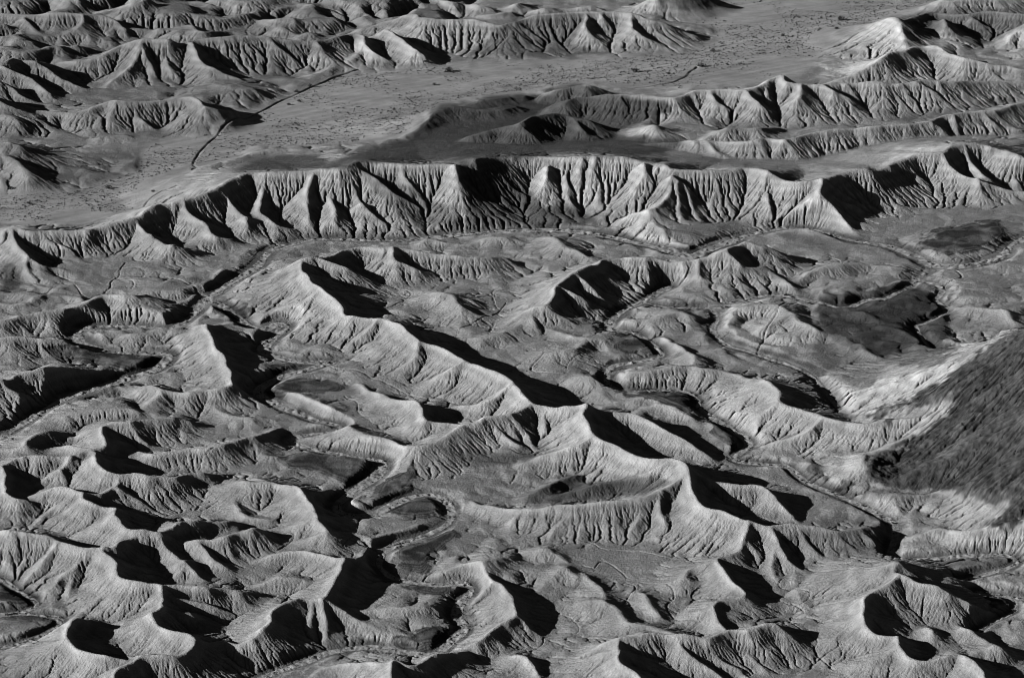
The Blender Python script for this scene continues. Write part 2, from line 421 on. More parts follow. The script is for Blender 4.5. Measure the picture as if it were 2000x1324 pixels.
R(E, "1645,805,10 1690,775,32 1740,748,48 1768,740,60 1825,724,75 1875,707,90 1910,690,104 1962,667,124 2010,655,142 2100,620,180")
R(E, "2090,660,170 2000,720,125 1930,765,96 1870,790,72 1825,800,56 1780,840,38 1735,870,30 1690,885,24 1650,895,12")
R(E, "1850,800,62 1780,815,46 1720,822,38")
R(E, "2100,760,150 2000,820,105 1900,870,68 1830,905,42 1800,920,28 1730,940,6")
R(E, "2120,820,140 2060,900,100 1980,950,52 1925,952,30 1875,953,28 1820,962,18 1700,967,10 1640,968,2")
R(E, "2120,940,90 2040,1000,50 1975,1020,32 1900,1032,22 1840,1035,15 1770,1055,4")
R(C, "1690,888,26 1685,905,26 1690,930,2")
R(D, "1925,954,30 1915,985,14 1905,1015,0")
R(D, "1880,955,28 1868,985,14 1850,1012,0")
R(D, "1970,955,40 1960,990,18 1945,1015,2")
R(C, "1840,600,6 1900,600,12 1960,605,16 1975,620,14 2010,640,4")
R(C, "1560,548,8 1610,525,16 1680,512,12 1780,532,2")
R(C, "1510,535,12 1550,560,8")
R(C, "1240,660,6 1300,665,10 1350,690,12 1345,715,14")
R(C, "1840,500,4 1880,470,8 1950,445,10")
R(C, "1720,640,6 1780,655,12 1860,680,8")
R(C, "1640,655,8 1700,690,14 1780,715,16")
R(C, "1330,930,20 1290,938,16")
R(C, "1390,830,6 1420,850,10 1430,880,4")
R(C, "1200,790,6 1260,775,14 1320,785,14 1350,810,8")
# left middle
R(A, "330,657,6 370,640,18 395,630,32 402,628,34 405,640,34 412,660,34 435,690,34 440,715,32 455,733,32 450,749,30 410,757,28 375,762,26 350,763,24 325,757,28 305,748,32 290,757,24 250,792,4")
R(C, "412,662,32 370,680,14 340,690,3")
R(C, "437,700,32 400,715,16 360,730,2")
R(C, "455,735,30 425,748,20 395,755,16")
R(D, "452,750,29 480,775,16 500,788,0")
R(D, "318,762,28 325,790,10 330,812,0")
R(D, "318,765,27 285,788,18 262,800,6")
R(D, "350,764,24 365,790,8 375,805,0")
R(D, "410,758,28 395,785,12 400,808,0")
R(D, "430,755,28 440,785,10 450,805,0")
R(A, "-60,745,40 5,737,40 30,728,38 62,720,38 100,713,38 125,715,32 170,722,20 200,722,14 240,725,10 275,715,8")
R(D, "5,738,40 25,765,26 52,803,3")
R(D, "-30,742,40 -20,775,20 0,805,2")
R(D, "30,730,38 60,765,16 95,782,0")
R(D, "62,721,38 100,745,18 148,764,0")
R(D, "100,714,38 135,735,16 168,757,0")
R(A, "-60,630,24 0,622,26 75,608,26 125,601,28 175,586,28 207,573,30 258,574,30 285,576,16 302,583,0")
R(D, "0,622,26 15,640,10 25,650,0")
R(D, "35,615,26 50,635,10 58,648,0")
R(D, "70,609,26 90,628,10 110,645,0")
R(D, "107,604,27 130,622,14 150,635,0")
R(D, "210,574,30 222,595,14 228,612,0")
R(D, "255,576,29 270,590,14 285,605,0")
R(D, "175,588,28 182,612,8")
R(A, "-60,660,32 0,657,34 40,655,34 110,660,26 135,660,18 152,664,0")
R(D, "10,659,33 30,680,16 48,697,0")
R(D, "45,658,32 62,680,12 75,694,0")
R(D, "85,660,28 105,680,8")
R(C, "155,647,5 200,652,9 260,642,9 330,630,9 372,615,5")
R(C, "225,662,3 270,655,9 310,650,9")
R(C, "-60,572,5 0,592,8 60,590,8 120,566,6")
R(C, "110,828,3 150,808,14 200,803,18 250,798,20 270,803,18 296,814,2")
R(A, "120,865,5 170,843,20 200,828,32 220,817,36 250,820,36 275,816,34 335,816,28 365,822,20 402,836,2")
R(A, "200,830,32 200,850,36 205,865,34 180,874,32 150,870,28 125,868,22 105,880,8")
R(D, "245,822,36 270,850,22 302,880,0")
R(D, "275,817,34 305,845,16 332,864,0")
R(D, "222,820,34 235,850,16")
R(A, "50,885,15 55,868,22 60,855,26 80,842,26 100,838,24 127,853,3")
R(C, "55,870,22 25,880,16 -20,890,8")
R(A, "270,882,12 300,884,22 360,875,26 405,869,28 475,852,26 500,847,24 530,840,14 552,835,2")
R(D, "407,870,28 422,888,14 434,906,0")
R(D, "370,874,26 385,895,8 390,912,0")
R(D, "440,862,26 455,880,10 460,890,0")
R(D, "325,880,24 335,900,8")
R(A, "-60,925,32 0,905,36 45,885,40 90,885,40 140,887,40 170,872,42 190,880,42 193,900,42 203,918,40 235,922,40 270,922,40 300,925,40 340,928,34 370,922,30 400,921,24 430,925,10 447,936,0")
R(D, "190,878,42 235,893,30 278,905,18 320,922,3")
R(A, "5,905,36 10,925,36 8,950,34 20,965,30 55,972,26")
R(D, "45,887,40 42,915,24 60,940,8")
R(D, "90,887,40 88,915,24 92,935,8")
R(D, "140,889,40 118,915,30 95,932,20 45,960,8")
R(D, "170,874,42 150,905,30 142,928,16 140,950,4")
R(D, "118,915,30 128,935,20 132,952,6")
R(D, "192,900,42 160,925,28 148,948,12")
R(D, "232,924,40 230,945,38 262,962,28 300,988,4")
R(D, "230,945,38 200,965,24 190,980,10")
R(D, "300,926,40 322,952,26 355,980,2")
R(D, "345,928,34 365,950,14 385,965,0")
R(A, "50,968,18 100,950,34 140,955,38 160,960,40 200,957,36 228,942,36")
R(A, "160,960,40 165,975,40 195,985,42 220,987,44 225,1005,45 232,1018,45 252,1032,45 290,1035,45 310,1033,46 330,1025,42 350,1015,40 387,1012,36 430,1015,28 460,1020,18 487,1032,3")
R(D, "165,975,40 130,1010,22 110,1030,8")
R(D, "140,957,38 95,990,20 60,1030,4")
R(D, "100,952,34 50,985,16 10,1025,2")
R(D, "222,1000,44 185,1030,22 165,1050,8")
R(D, "235,1020,44 215,1045,28 195,1060,12")
R(D, "350,1016,40 390,1030,22 420,1045,8")
R(A, "310,1035,45 270,1040,44 235,1055,46 218,1065,48 195,1069,48")
R(A, "195,1069,48 230,1095,46 228,1115,46 245,1130,46 280,1140,46 310,1137,48 312,1150,48 315,1165,46 308,1185,46 292,1195,48 300,1215,46 325,1230,45 370,1240,46 383,1244,48 372,1267,48 340,1280,48 280,1279,50 250,1295,50 225,1303,52 218,1335,52")
R(A, "-60,1030,44 0,1034,48 40,1035,48 92,1043,46 115,1055,44 155,1068,46 195,1068,48")
R(D, "0,1036,48 -20,1080,24 -40,1120,2")
R(D, "45,1037,48 15,1080,26 -10,1125,4")
R(D, "80,1042,46 50,1085,26 15,1130,2")
R(D, "110,1055,45 80,1095,26 40,1145,2")
R(D, "155,1070,46 150,1095,38 118,1122,28 90,1150,14 60,1180,0")
R(D, "150,1095,37 140,1130,22 125,1185,2")
R(D, "228,1115,46 195,1160,26 150,1202,5")
R(D, "245,1132,46 235,1165,30 200,1195,14 175,1212,3")
R(D, "290,1140,46 255,1180,28 225,1205,10")
R(D, "292,1196,48 250,1210,36 210,1220,24 180,1225,16")
R(D, "300,1217,46 280,1245,28 235,1268,10")
R(D, "270,1215,36 260,1240,24 215,1250,10")
R(A, "187,1218,14 160,1210,34 140,1213,40 128,1225,42 130,1245,42 150,1262,42 185,1275,42 220,1281,44 250,1283,46 280,1280,48")
R(C, "130,1245,42 90,1255,32 45,1290,10 0,1320,0")
R(D, "150,1264,42 110,1290,22 80,1325,2")
R(D, "200,1280,42 165,1310,20 140,1335,6")
R(D, "255,1296,50 265,1320,34 275,1345,20")
R(D, "285,1281,50 310,1310,34 330,1345,16")
R(D, "345,1282,48 370,1310,32 395,1345,14")
R(D, "310,1037,45 330,1065,38 355,1090,32 345,1112,24 330,1130,10")
R(D, "355,1090,32 400,1135,12 440,1152,0")
R(D, "255,1045,45 275,1070,26 290,1090,10")
R(A, "378,1050,32 425,1045,36 470,1035,36 500,1034,34 548,1045,8")
R(D, "378,1050,32 405,1075,28 440,1108,14 465,1130,0")
R(D, "470,1037,34 480,1055,24 500,1078,3")
R(A, "312,1140,47 375,1140,42 425,1144,36 485,1152,25 512,1168,2")
R(D, "320,1155,46 370,1163,38 410,1175,30 462,1202,6")
R(D, "318,1180,44 350,1187,38 375,1190,34 380,1215,14")
R(C, "430,962,6 470,940,24 495,935,30 520,940,28 535,948,20")
R(A, "500,928,26 530,938,28 575,947,34 592,957,36 605,975,36 615,995,34 625,1015,34 637,1035,32 635,1060,18 645,1082,4")
R(C, "600,965,34 560,985,18 530,1000,6")
R(C, "620,1005,33 570,1025,18 530,1045,4")
R(C, "637,1035,31 590,1050,16 555,1065,3")
R(A, "495,1098,6 550,1080,18 600,1073,26 650,1085,30 675,1086,34 712,1080,26 750,1055,16 775,1040,10 820,1028,4")
R(D, "600,1075,26 590,1100,14 555,1125,2")
R(A, "678,1087,34 665,1110,36 645,1138,38 628,1163,40 590,1165,40 545,1180,42 535,1195,42 532,1210,40 515,1225,38 500,1240,36 470,1252,30 430,1246,30 400,1250,38")
R(D, "665,1110,35 700,1118,22 740,1130,4")
R(D, "628,1165,40 632,1195,30 640,1262,0")
R(D, "605,1168,40 608,1205,28 604,1264,0")
R(D, "640,1165,40 690,1195,26 720,1222,10 752,1246,0")
R(D, "565,1175,41 580,1210,24 600,1255,2")
R(D, "535,1197,42 565,1235,20 590,1275,0")
R(D, "515,1227,38 535,1260,18 560,1290,0")
R(D, "495,1242,36 500,1280,14 505,1310,0")
R(D, "455,1250,30 470,1290,12 480,1325,0")
R(C, "708,1197,10 750,1192,16 810,1183,22 840,1185,16 858,1196,2")
R(C, "590,1130,14 550,1125,16 520,1140,10")
R(C, "660,1195,10 680,1230,4")
R(A, "-60,60,20 0,70,24 50,66,20 90,80,8")
R(A, "380,105,10 420,98,18 470,110,10")
R(A, "-60,230,22 -20,215,28 20,235,22 50,262,6")
R(A, "330,60,12 370,52,22 400,60,26 440,58,20 480,66,12")
R(A, "150,10,14 190,2,22 230,12,10")
R(A, "560,-20,20 610,-25,26 660,-20,18")
R(A, "100,150,12 140,160,14 170,175,6")
R(A, "860,60,20 880,75,14 890,95,3")
R(A, "960,15,12 930,8,18 900,12,10")
R(C, "430,175,8 470,182,10 520,190,6")
R(A, "1560,-20,5 1780,-25,20")
R(C, "1500,905,6 1560,900,10 1600,915,8")
R(C, "1060,640,6 1120,660,12 1180,665,12 1200,690,4")
R(C, "1040,700,4 1080,690,14 1130,680,14 1150,660,6")
R(C, "1130,740,12 1160,735,20 1185,750,10")
R(C, "1250,800,8 1300,790,16 1350,815,10")
R(C, "1640,600,5 1700,620,10 1760,640,8")
R(C, "700,580,8 730,600,10 760,640,3")
R(C, "880,660,10 960,655,14 1010,640,6")
R(C, "420,800,6 470,815,12 530,820,6")
R(C, "1080,1130,5 1100,1110,12 1120,1130,8")
R(C, "1130,1120,8 1170,1145,14 1180,1165,16")
R(C, "640,1030,20 700,1045,12 740,1050,10 790,1035,4")
R(C, "460,960,10 470,1000,14 520,1015,12 560,1010,6")
R(C, "0,575,8 60,570,10 130,580,6")
R(C, "380,560,6 420,545,10 440,525,6")
# ------------------------------------------------------------------ build heights
Z = np.zeros((NY, NX), np.float32)
GRP = np.full((NY, NX), -1, np.int16)
wx = noise(40, Z.shape, 3, .5)*1.4*2*PXM
wy = noise(40, Z.shape, 3, .5)*1.6*2*PXM
Xq, Yq = Xw + wx, Yw + wy
def catmull(P, n):
    P = np.asarray(P, float)
    if len(P) < 3: n = 2
    Q = np.vstack([2*P[0] - P[1], P, 2*P[-1] - P[-2]]); out = []
    for i in range(1, len(Q) - 2):
        for k in range(n):
            t = k/n
            out.append(.5*((2*Q[i]) + (-Q[i-1] + Q[i+1])*t + (2*Q[i-1] - 5*Q[i] + 4*Q[i+1] - Q[i+2])*t*t + (-Q[i-1] + 3*Q[i] - 3*Q[i+1] + Q[i+2])*t**3))
    out.append(Q[-2]); return np.array(out)
def window(xa, ya, xb, yb, r):
    y0, y1 = min(ya, yb) - r, max(ya, yb) + r
    j0 = max(0, int((math.log(max(y0, 1)/Y0))/DS)) if y0 > 1 else 0
    j1 = min(NY, int((math.log(max(y1, 1)/Y0))/DS) + 2)
    x0, x1 = min(xa, xb) - r, max(xa, xb) + r
    ylo, yhi = max(y0, Y0), max(y1, Y0)
    s0 = min(x0/ylo, x0/yhi); s1 = max(x1/ylo, x1/yhi)
    i0 = max(0, int((s0 - S0)/DS)); i1 = min(NX, int((s1 - S0)/DS) + 2)
    return j0, j1, i0, i1
GN = [noise1(4000, 7), noise1(4000, 3)]
def ridge_field(kind, pts, gid):
    Sf, Sb, gul = kind[:3]; pw = kind[3] if len(kind) > 3 else 1.45
    W = catmull([px2w(*p) for p in pts], 3)
    if kind is D: W[:, 2] *= 1 - .14*np.sin(np.linspace(0, 1, len(W))*math.pi)**.5
    n_ = len(W); fade = np.minimum(np.arange(n_), 3)/3*.9 + .1
    W[:, 2] *= 1 + .05*fade*np.clip(noise1(n_, 2.2), -1.8, 1.8)
    W[:, 0] += noise1(n_, 1.5)*.9*W[:, 1]*DS*fade; W[:, 1] += noise1(n_, 1.7)*1.4*W[:, 1]*DS*fade
    if kind is D: W[:, 2] *= rng.uniform(.84, 1.06)
    arc = 0.0; off = rng.uniform(0, 900); sp = 8.0 + 9*rng.random()
    for k in range(len(W) - 1):
        (xa, ya, za), (xb, yb, zb) = W[k], W[k + 1]
        za = max(za, .25); zb = max(zb, .25)
        L = math.hypot(xb - xa, yb - ya); m = ya*DS/2
        if L < 1e-3: continue
        r = pw*max(za, zb)/min(Sf, Sb)*1.35 + 2
        j0, j1, i0, i1 = window(xa, ya, xb, yb, r)
        if j1 > j0 and i1 > i0:
            X = Xq[j0:j1, i0:i1]; Y = Yq[j0:j1, i0:i1]
            t = np.clip(((X - xa)*(xb - xa) + (Y - ya)*(yb - ya))/(L*L), 0, 1)
            dx = X - (xa + t*(xb - xa)); dy = Y - (ya + t*(yb - ya))
            d = np.sqrt(dx*dx + dy*dy) + 1e-4
            zc = za + t*(zb - za)
            q = .5 + .5*dy/d; q = q*q*(3 - 2*q)
            S = Sf + (Sb - Sf)*q
            if gul > 0:
                a = (arc + t*L)/m + off
                ph = (a + d/m*.12*np.sin(a*.05))/sp
                ii = np.clip(ph.astype(int), 0, 3990)
                f = ph - ii; tri = 1 - 2*np.abs(f - .5)
                amp = .55 + .45*np.sin(ii*2.399 + off)
                ph2 = ph*2.63 + 11; i2 = ph2.astype(int); tri2 = 1 - 2*np.abs(ph2 - i2 - .5)
                tri = tri*.75 + tri2*.35*(.5 + .5*np.sin(i2*1.7))
                S = S*(1 + gul*amp*(tri*1.6 - .5)*np.clip(d/(6*m), 0, 1)*(1 - q if Sb < .4 else 1))
            u = d*S/zc
            h = zc*np.power(np.clip(1 - u/pw, 0, 1), pw)
            zz = Z[j0:j1, i0:i1]
            m_ = h > zz
            if gid is not None: GRP[j0:j1, i0:i1][m_ & (h > .6)] = gid
            np.maximum(zz, h, out=zz)
        arc += L
for k, (kind, pts, g) in enumerate(RIDGES): ridge_field(kind, pts, g)
print('ridges', time.time() - T0)

# image-space lookup rasters (which stretch of ground carries which soil), feathered
def raster(polys, blur=6):
    """list of (polygon, value) in photo pixels -> quarter-size map"""
    Wd, Hd = 640, 440                      # covers -280..2280, -220..1540 at 1/4
    gx = (np.arange(Wd)*4 - 280)[None, :]; gy = (np.arange(Hd)*4 - 220)[:, None]
    M = np.zeros((Hd, Wd), np.float32)
    for poly, val in polys:
        ins = np.zeros((Hd, Wd), bool); n = len(poly)
        for i in range(n):
            x1, y1 = poly[i]; x2, y2 = poly[(i + 1) % n]
            if y1 == y2: continue
            c = ((gy >= y1) != (gy >= y2)) & (gx < (x2 - x1)*(gy - y1)/(y2 - y1) + x1)
            ins ^= c
        M = np.where(ins, val, M)
    for _ in range(blur):
        M[1:-1, 1:-1] = (M[1:-1, 1:-1]*4 + M[:-2, 1:-1] + M[2:, 1:-1] + M[1:-1, :-2] + M[1:-1, 2:])/8
    return M
def look(M, px, py):
    x = np.clip((px + 280)/4, 0, M.shape[1] - 2); y = np.clip((py + 220)/4, 0, M.shape[0] - 2)
    xi = x.astype(np.int32); yi = y.astype(np.int32); fx = x - xi; fy = y - yi
    return M[yi, xi]*(1-fx)*(1-fy) + M[yi, xi+1]*fx*(1-fy) + M[yi+1, xi]*(1-fx)*fy + M[yi+1, xi+1]*fx*fy
def ell(cx, cy, rx, ry, n=20): return [(cx + rx*math.cos(a*2*math.pi/n), cy + ry*math.sin(a*2*math.pi/n)) for a in range(n)]
def P(s): return [tuple(float(v) for v in q.split(',')) for q in s.split()]
PLAIN = [(P("-300,370 0,372 130,375 270,330 270,290 330,272 400,258 440,235 540,200 620,165 660,148 760,136 870,128 1000,118 1200,112 1330,103 1400,80 1390,60 1330,45 1270,30 1400,10 1480,-30 2300,-60 2300,-250 1500,-260 1500,-250 1850,-60 1840,0 1740,35 1650,75 1590,120 1560,150 1450,168 1290,180 1150,162 1100,170 1020,184 950,190 860,205 800,262 700,292 600,292 500,290 440,320 380,345 340,385 260,420 160,442 0,440 -300,440"), 1.0)]
plainM = raster(PLAIN, 5)
bx_, by_ = w2px(Xw, Yw, 0*Yw)
plain = look(plainM, bx_, by_)
# dark terraces inside the bends of the dry river: low domes as well as dark soil
TERR = [(P("75,690 150,682 260,690 320,692 318,712 275,735 245,725 190,715 110,708"), 1), (ell(595, 762, 78, 19), 1),
 (P("545,900 600,882 700,894 726,902 718,940 690,955 620,925 560,920"), 1), (ell(530, 888, 26, 11), 1), (ell(808, 995, 58, 20), 1),
 (P("745,945 810,915 820,930 800,955 770,975 725,985 740,960"), 1), (P("775,1072 850,1050 885,1035 900,1050 840,1095 828,1118 772,1110"), 1),
 (P("765,1145 875,1145 885,1160 865,1172 800,1160"), 1), (P("760,1255 850,1222 880,1228 850,1262 790,1268"), 1),
 (P("1600,575 1700,568 1760,550 1830,580 1850,610 1850,650 1870,690 1830,720 1740,715 1660,695 1620,670 1590,620"), .55),
 (P("1782,480 1840,450 1950,430 1965,465 1930,490 1850,505 1790,490"), 1), (P("1195,778 1280,757 1360,772 1368,800 1350,820 1290,795"), .8),
 (P("1380,825 1420,835 1445,865 1430,880 1395,860"), .8), (ell(455, 612, 42, 15), .8), (P("1335,488 1400,478 1420,470 1400,495 1350,500"), .8),
 (P("1500,458 1560,460 1640,490 1610,496 1520,475"), .5), (ell(550, 722, 40, 8), .8), (P("110,790 180,770 260,750 250,765 170,800 130,800"), .6),
 (P("1210,660 1260,665 1285,690 1230,700 1200,690"), .8), (ell(390, 552, 30, 10), .5), (ell(15, 1170, 70, 16), .8), (ell(40, 1210, 55, 14), .6),
 (P("1190,700 1220,715 1200,745 1180,740"), .6), (P("1560,915 1600,915 1620,945 1590,935"), .7), (P("1620,945 1680,950 1670,965 1620,955"), .7),
 (P("1640,590 1700,575 1740,590 1660,620"), .5), (P("1770,1090 1900,1092 1960,1095 1900,1125 1850,1110"), .5), (ell(1945,1180,30,12), .7),
 (P("1540,905 1560,905 1590,925"), .5), (P("640,500 560,520 540,540 600,505"), .6), (P("530,490 600,478 680,478 640,490 560,505"), .5)]
for _ in range(8):
    Z[1:-1, 1:-1] += .2*(Z[:-2, 1:-1] + Z[2:, 1:-1] + Z[1:-1, :-2] + Z[1:-1, 2:] - 4*Z[1:-1, 1:-1])
PLAT = "640,318 700,296 800,270 835,225 855,203 930,198 960,188 1020,183 1060,188 1130,160 1180,178 1240,190 1300,200 1310,215 1230,250 1190,262 1330,272 1500,275 1640,262 1840,250 2080,215 2080,262 1850,275 1700,328 1600,342 1420,330 1300,316 1200,300 1000,298 930,312 760,314 700,318 670,329 480,331 400,365 440,330 520,300 620,298"
g1, g0 = np.gradient(Z); plat = np.clip(look(raster([(P(PLAT), 1.)], 3), *w2px(Xw, Yw, Z)), 0, 1)*np.clip(1.9 - np.sqrt(g0*g0 + g1*g1)/(PXM*2)*4, 0, 1)
terrM = raster(TERR, 2)
ew = noise(16, Z.shape, 3, .6)*3.5
def crisp(v): v = np.clip((v - .38)/.3, 0, 1); return v*v*(3 - 2*v)
terr = crisp(look(terrM, bx_ + ew*1.5, by_ + ew))
lowm = np.clip(1 - Z/4, 0, 1)*(1 - plain)
td = np.clip(look(raster(TERR, 9), bx_, by_), 0, 1)
Z += (terr*.45 + td*.55)*lowm*(PXM*6)
hum = noise(70, Z.shape, 4, .5)
RIVERS = [(8, 3.5, "2080,440 1990,470 1950,500 1900,515 1830,517 1790,500 1740,480 1650,465 1590,448 1540,445 1490,450 1440,465 1380,488 1350,500 1300,486 1250,475 1200,463 1135,452 1060,447 1000,450 900,455 800,465 700,466 620,465 570,475 530,490 495,520 450,550 410,580 385,605 370,620 330,642 250,634 175,638 150,650 158,668 200,682 270,688 318,690 325,700 300,720 250,735 180,757 120,778 60,815 0,850 -120,890"),
 (6.5, 3.0, "410,585 440,600 500,640 545,632 548,645 515,680 560,700 610,705 652,706 600,720 550,735 508,757 512,772 560,795 620,820 662,832 650,842 585,850 572,862 620,875 700,890 745,900 735,925 700,950 660,980 668,1000 720,1003 800,968 850,965 878,985 880,1010 840,1040 762,1067 740,1090 748,1112 775,1128 850,1140 905,1137 918,1150 893,1180 888,1200 905,1225 880,1250 850,1275 790,1272 720,1262 640,1273 600,1290 540,1310 460,1345"),
 (3, 3.0, "1255,590 1300,598 1400,600 1420,598"),
 (4.5, 3.2, "1310,560 1250,590 1215,605 1190,640 1240,650 1292,690 1240,705 1195,715 1188,745 1225,760 1330,760 1367,780 1370,797 1420,830 1462,866 1435,896 1500,905 1540,910 1580,940 1650,970 1710,1000 1745,1020 1748,1050 1740,1080 1757,1092 1800,1092 1900,1085 1970,1085 1982,1100 1940,1115 1880,1132"),
 (3, 2.5, "2050,1180 1980,1165 1910,1155"), (3, 2.5, "1910,1155 1965,1165 1977,1190 1930,1215 1900,1235"),
 (4, 3.0, "1815,520 1790,545 1775,562 1740,578 1690,586 1640,600 1560,580 1500,575 1420,590"),
 (2.5, 3, "1785,545 1830,555 1836,570 1826,585 1848,600 1845,612 1810,630 1790,640 1830,690 1880,700"),
 (4, 3, "-100,1110 0,1130 40,1155 68,1175 55,1190 0,1200 -60,1205"), (4, 3, "-100,1215 0,1200 60,1200 105,1205 115,1215 90,1235 40,1255 -60,1270"),
 (2.5, 2.5, "1390,600 1400,620 1392,645 1420,672 1480,690 1560,720 1600,750 1640,800"),
 (1.2, 2.2, "1600,500 1633,510 1630,520 1600,530 1575,537 1560,545"), (1.2, 2, "1990,560 1900,575 1850,560 1875,545 1860,530 1830,530"),
 (1.0, 2, "1010,560 960,575 985,590 975,610 940,630 900,650"), (1.0, 2, "975,565 960,570 968,600 980,612 940,635"),
 (1.0, 2, "740,560 790,570 795,585 770,600 745,612"), (1.2, 2.2, "240,515 215,560 205,575"), (1.2, 2.2, "235,551 255,553 262,562 255,572"),
 (1.2, 2.2, "145,560 160,575 170,580"), (1.2, 2.2, "340,552 370,562 395,575"), (1.0, 2, "0,566 30,575 55,585 90,582 120,566"),
 (1.0, 2, "1130,700 1110,715 1100,735 1040,725 1060,700"), (1.0, 2, "1225,1135 1240,1150 1225,1175 1205,1200"),
 (1.0, 2, "1135,1108 1160,1115 1180,1100 1222,1130"), (1.0, 2, "1250,1138 1300,1150 1312,1170 1300,1190 1320,1215 1360,1225"),
 (1.0, 2, "1130,1125 1165,1140"), (1.0, 2, "1000,1068 1050,1060 1140,1060 1180,1075 1250,1080 1300,1090 1350,1093"),
 (1.0, 2, "1055,1172 1080,1195 1115,1215 1120,1240 1060,1245 1050,1265 1000,1290"), (1.0, 2, "620,690 650,720 690,730 720,745 745,750 790,770 850,790 880,790"),
 (1.0, 2, "670,780 690,790 700,810 730,835"), (1.2, 2.2, "1500,1170 1550,1185 1575,1170 1560,1160 1530,1150 1545,1135 1640,1140"), (1.2, 2.2, "1545,1185 1573,1200 1555,1220 1600,1260 1595,1280 1630,1310"),
 (1.2, 2, "425,920 443,933 435,950 410,960"), (1.2, 2, "400,905 440,890 500,870 560,855"), (1, 2, "570,1050 575,1060 540,1085 520,1080"),
 (1, 2, "700,1010 690,1050 670,1080"), (1, 2, "1540,600 1500,640 1480,690")]
def line_mask(out, path, hw, val):
    W = catmull([px2w(*q_) for q_ in P(path)], 8)
    W[:, 0] += noise1(len(W), 3)*1.3*W[:, 1]*DS/2; W[:, 1] += noise1(len(W), 4)*2.6*W[:, 1]*DS/2
    for (xa, ya, _), (xb, yb, _) in zip(W[:-1], W[1:]):
        m = ya*DS/2; j0, j1, i0, i1 = window(xa, ya, xb, yb, hw*m*1.6)
        if j1 <= j0 or i1 <= i0: continue
        X = Xw[j0:j1, i0:i1]; Y = Yw[j0:j1, i0:i1]; L2 = (xb-xa)**2 + (yb-ya)**2 + 1e-9
        t = np.clip(((X - xa)*(xb - xa) + (Y - ya)*(yb - ya))/L2, 0, 1)
        d = np.hypot(X - xa - t*(xb - xa), Y - ya - t*(yb - ya))/m
        np.maximum(out[j0:j1, i0:i1], np.clip(1.5 - d/hw, 0, 1)*val, out=out[j0:j1, i0:i1])
NEAR = np.zeros_like(Z)
for hw, dep, q2 in RIVERS:
    if hw >= 2: line_mask(NEAR, q2, 24, 1.0)
NEAR = np.clip(NEAR + .25*noise(18, Z.shape, 3, .6)*(NEAR > 0), 0, 1); NEAR = NEAR*NEAR*(3 - 2*NEAR)
gentle = np.clip(1.15 - Z/(PXM*26), 0, 1)*(1 - plain)*(1 - plat)
h1 = np.abs(noise(58, Z.shape, 3, .42)); h2 = np.abs(noise(26, Z.shape, 2, .4))
swell = np.clip(noise(150, Z.shape, 2, .5)*.5 + .75, .15, 1.6)
rough = np.clip(look(raster([(P('-300,-100 900,-100 900,40 700,130 420,230 330,262 200,262 -300,270'), 1.), (P('-300,540 300,540 520,640 520,830 -300,850'), .35)], 6), bx_, by_), 0, 1)
Z += (np.tanh(h1*1.1)*7.0*swell*(1 + 2.1*rough) + np.tanh(h2*1.2)*2.0)*PXM*gentle*(1 - terr*.62)*(1 - .85*NEAR)
Z += np.clip(np.abs(hum), 0, 2)*PXM*.8*lowm*(1 - plat)
Z += noise(30, Z.shape, 3, .5)*PXM*.6*(1 - plain)*(1 - .8*plat)
Z += noise(60, Z.shape, 4, .5)*PXM*.35*plain
Z += noise(6, Z.shape, 2, .6)*PXM*.28*(1 - .7*plain)

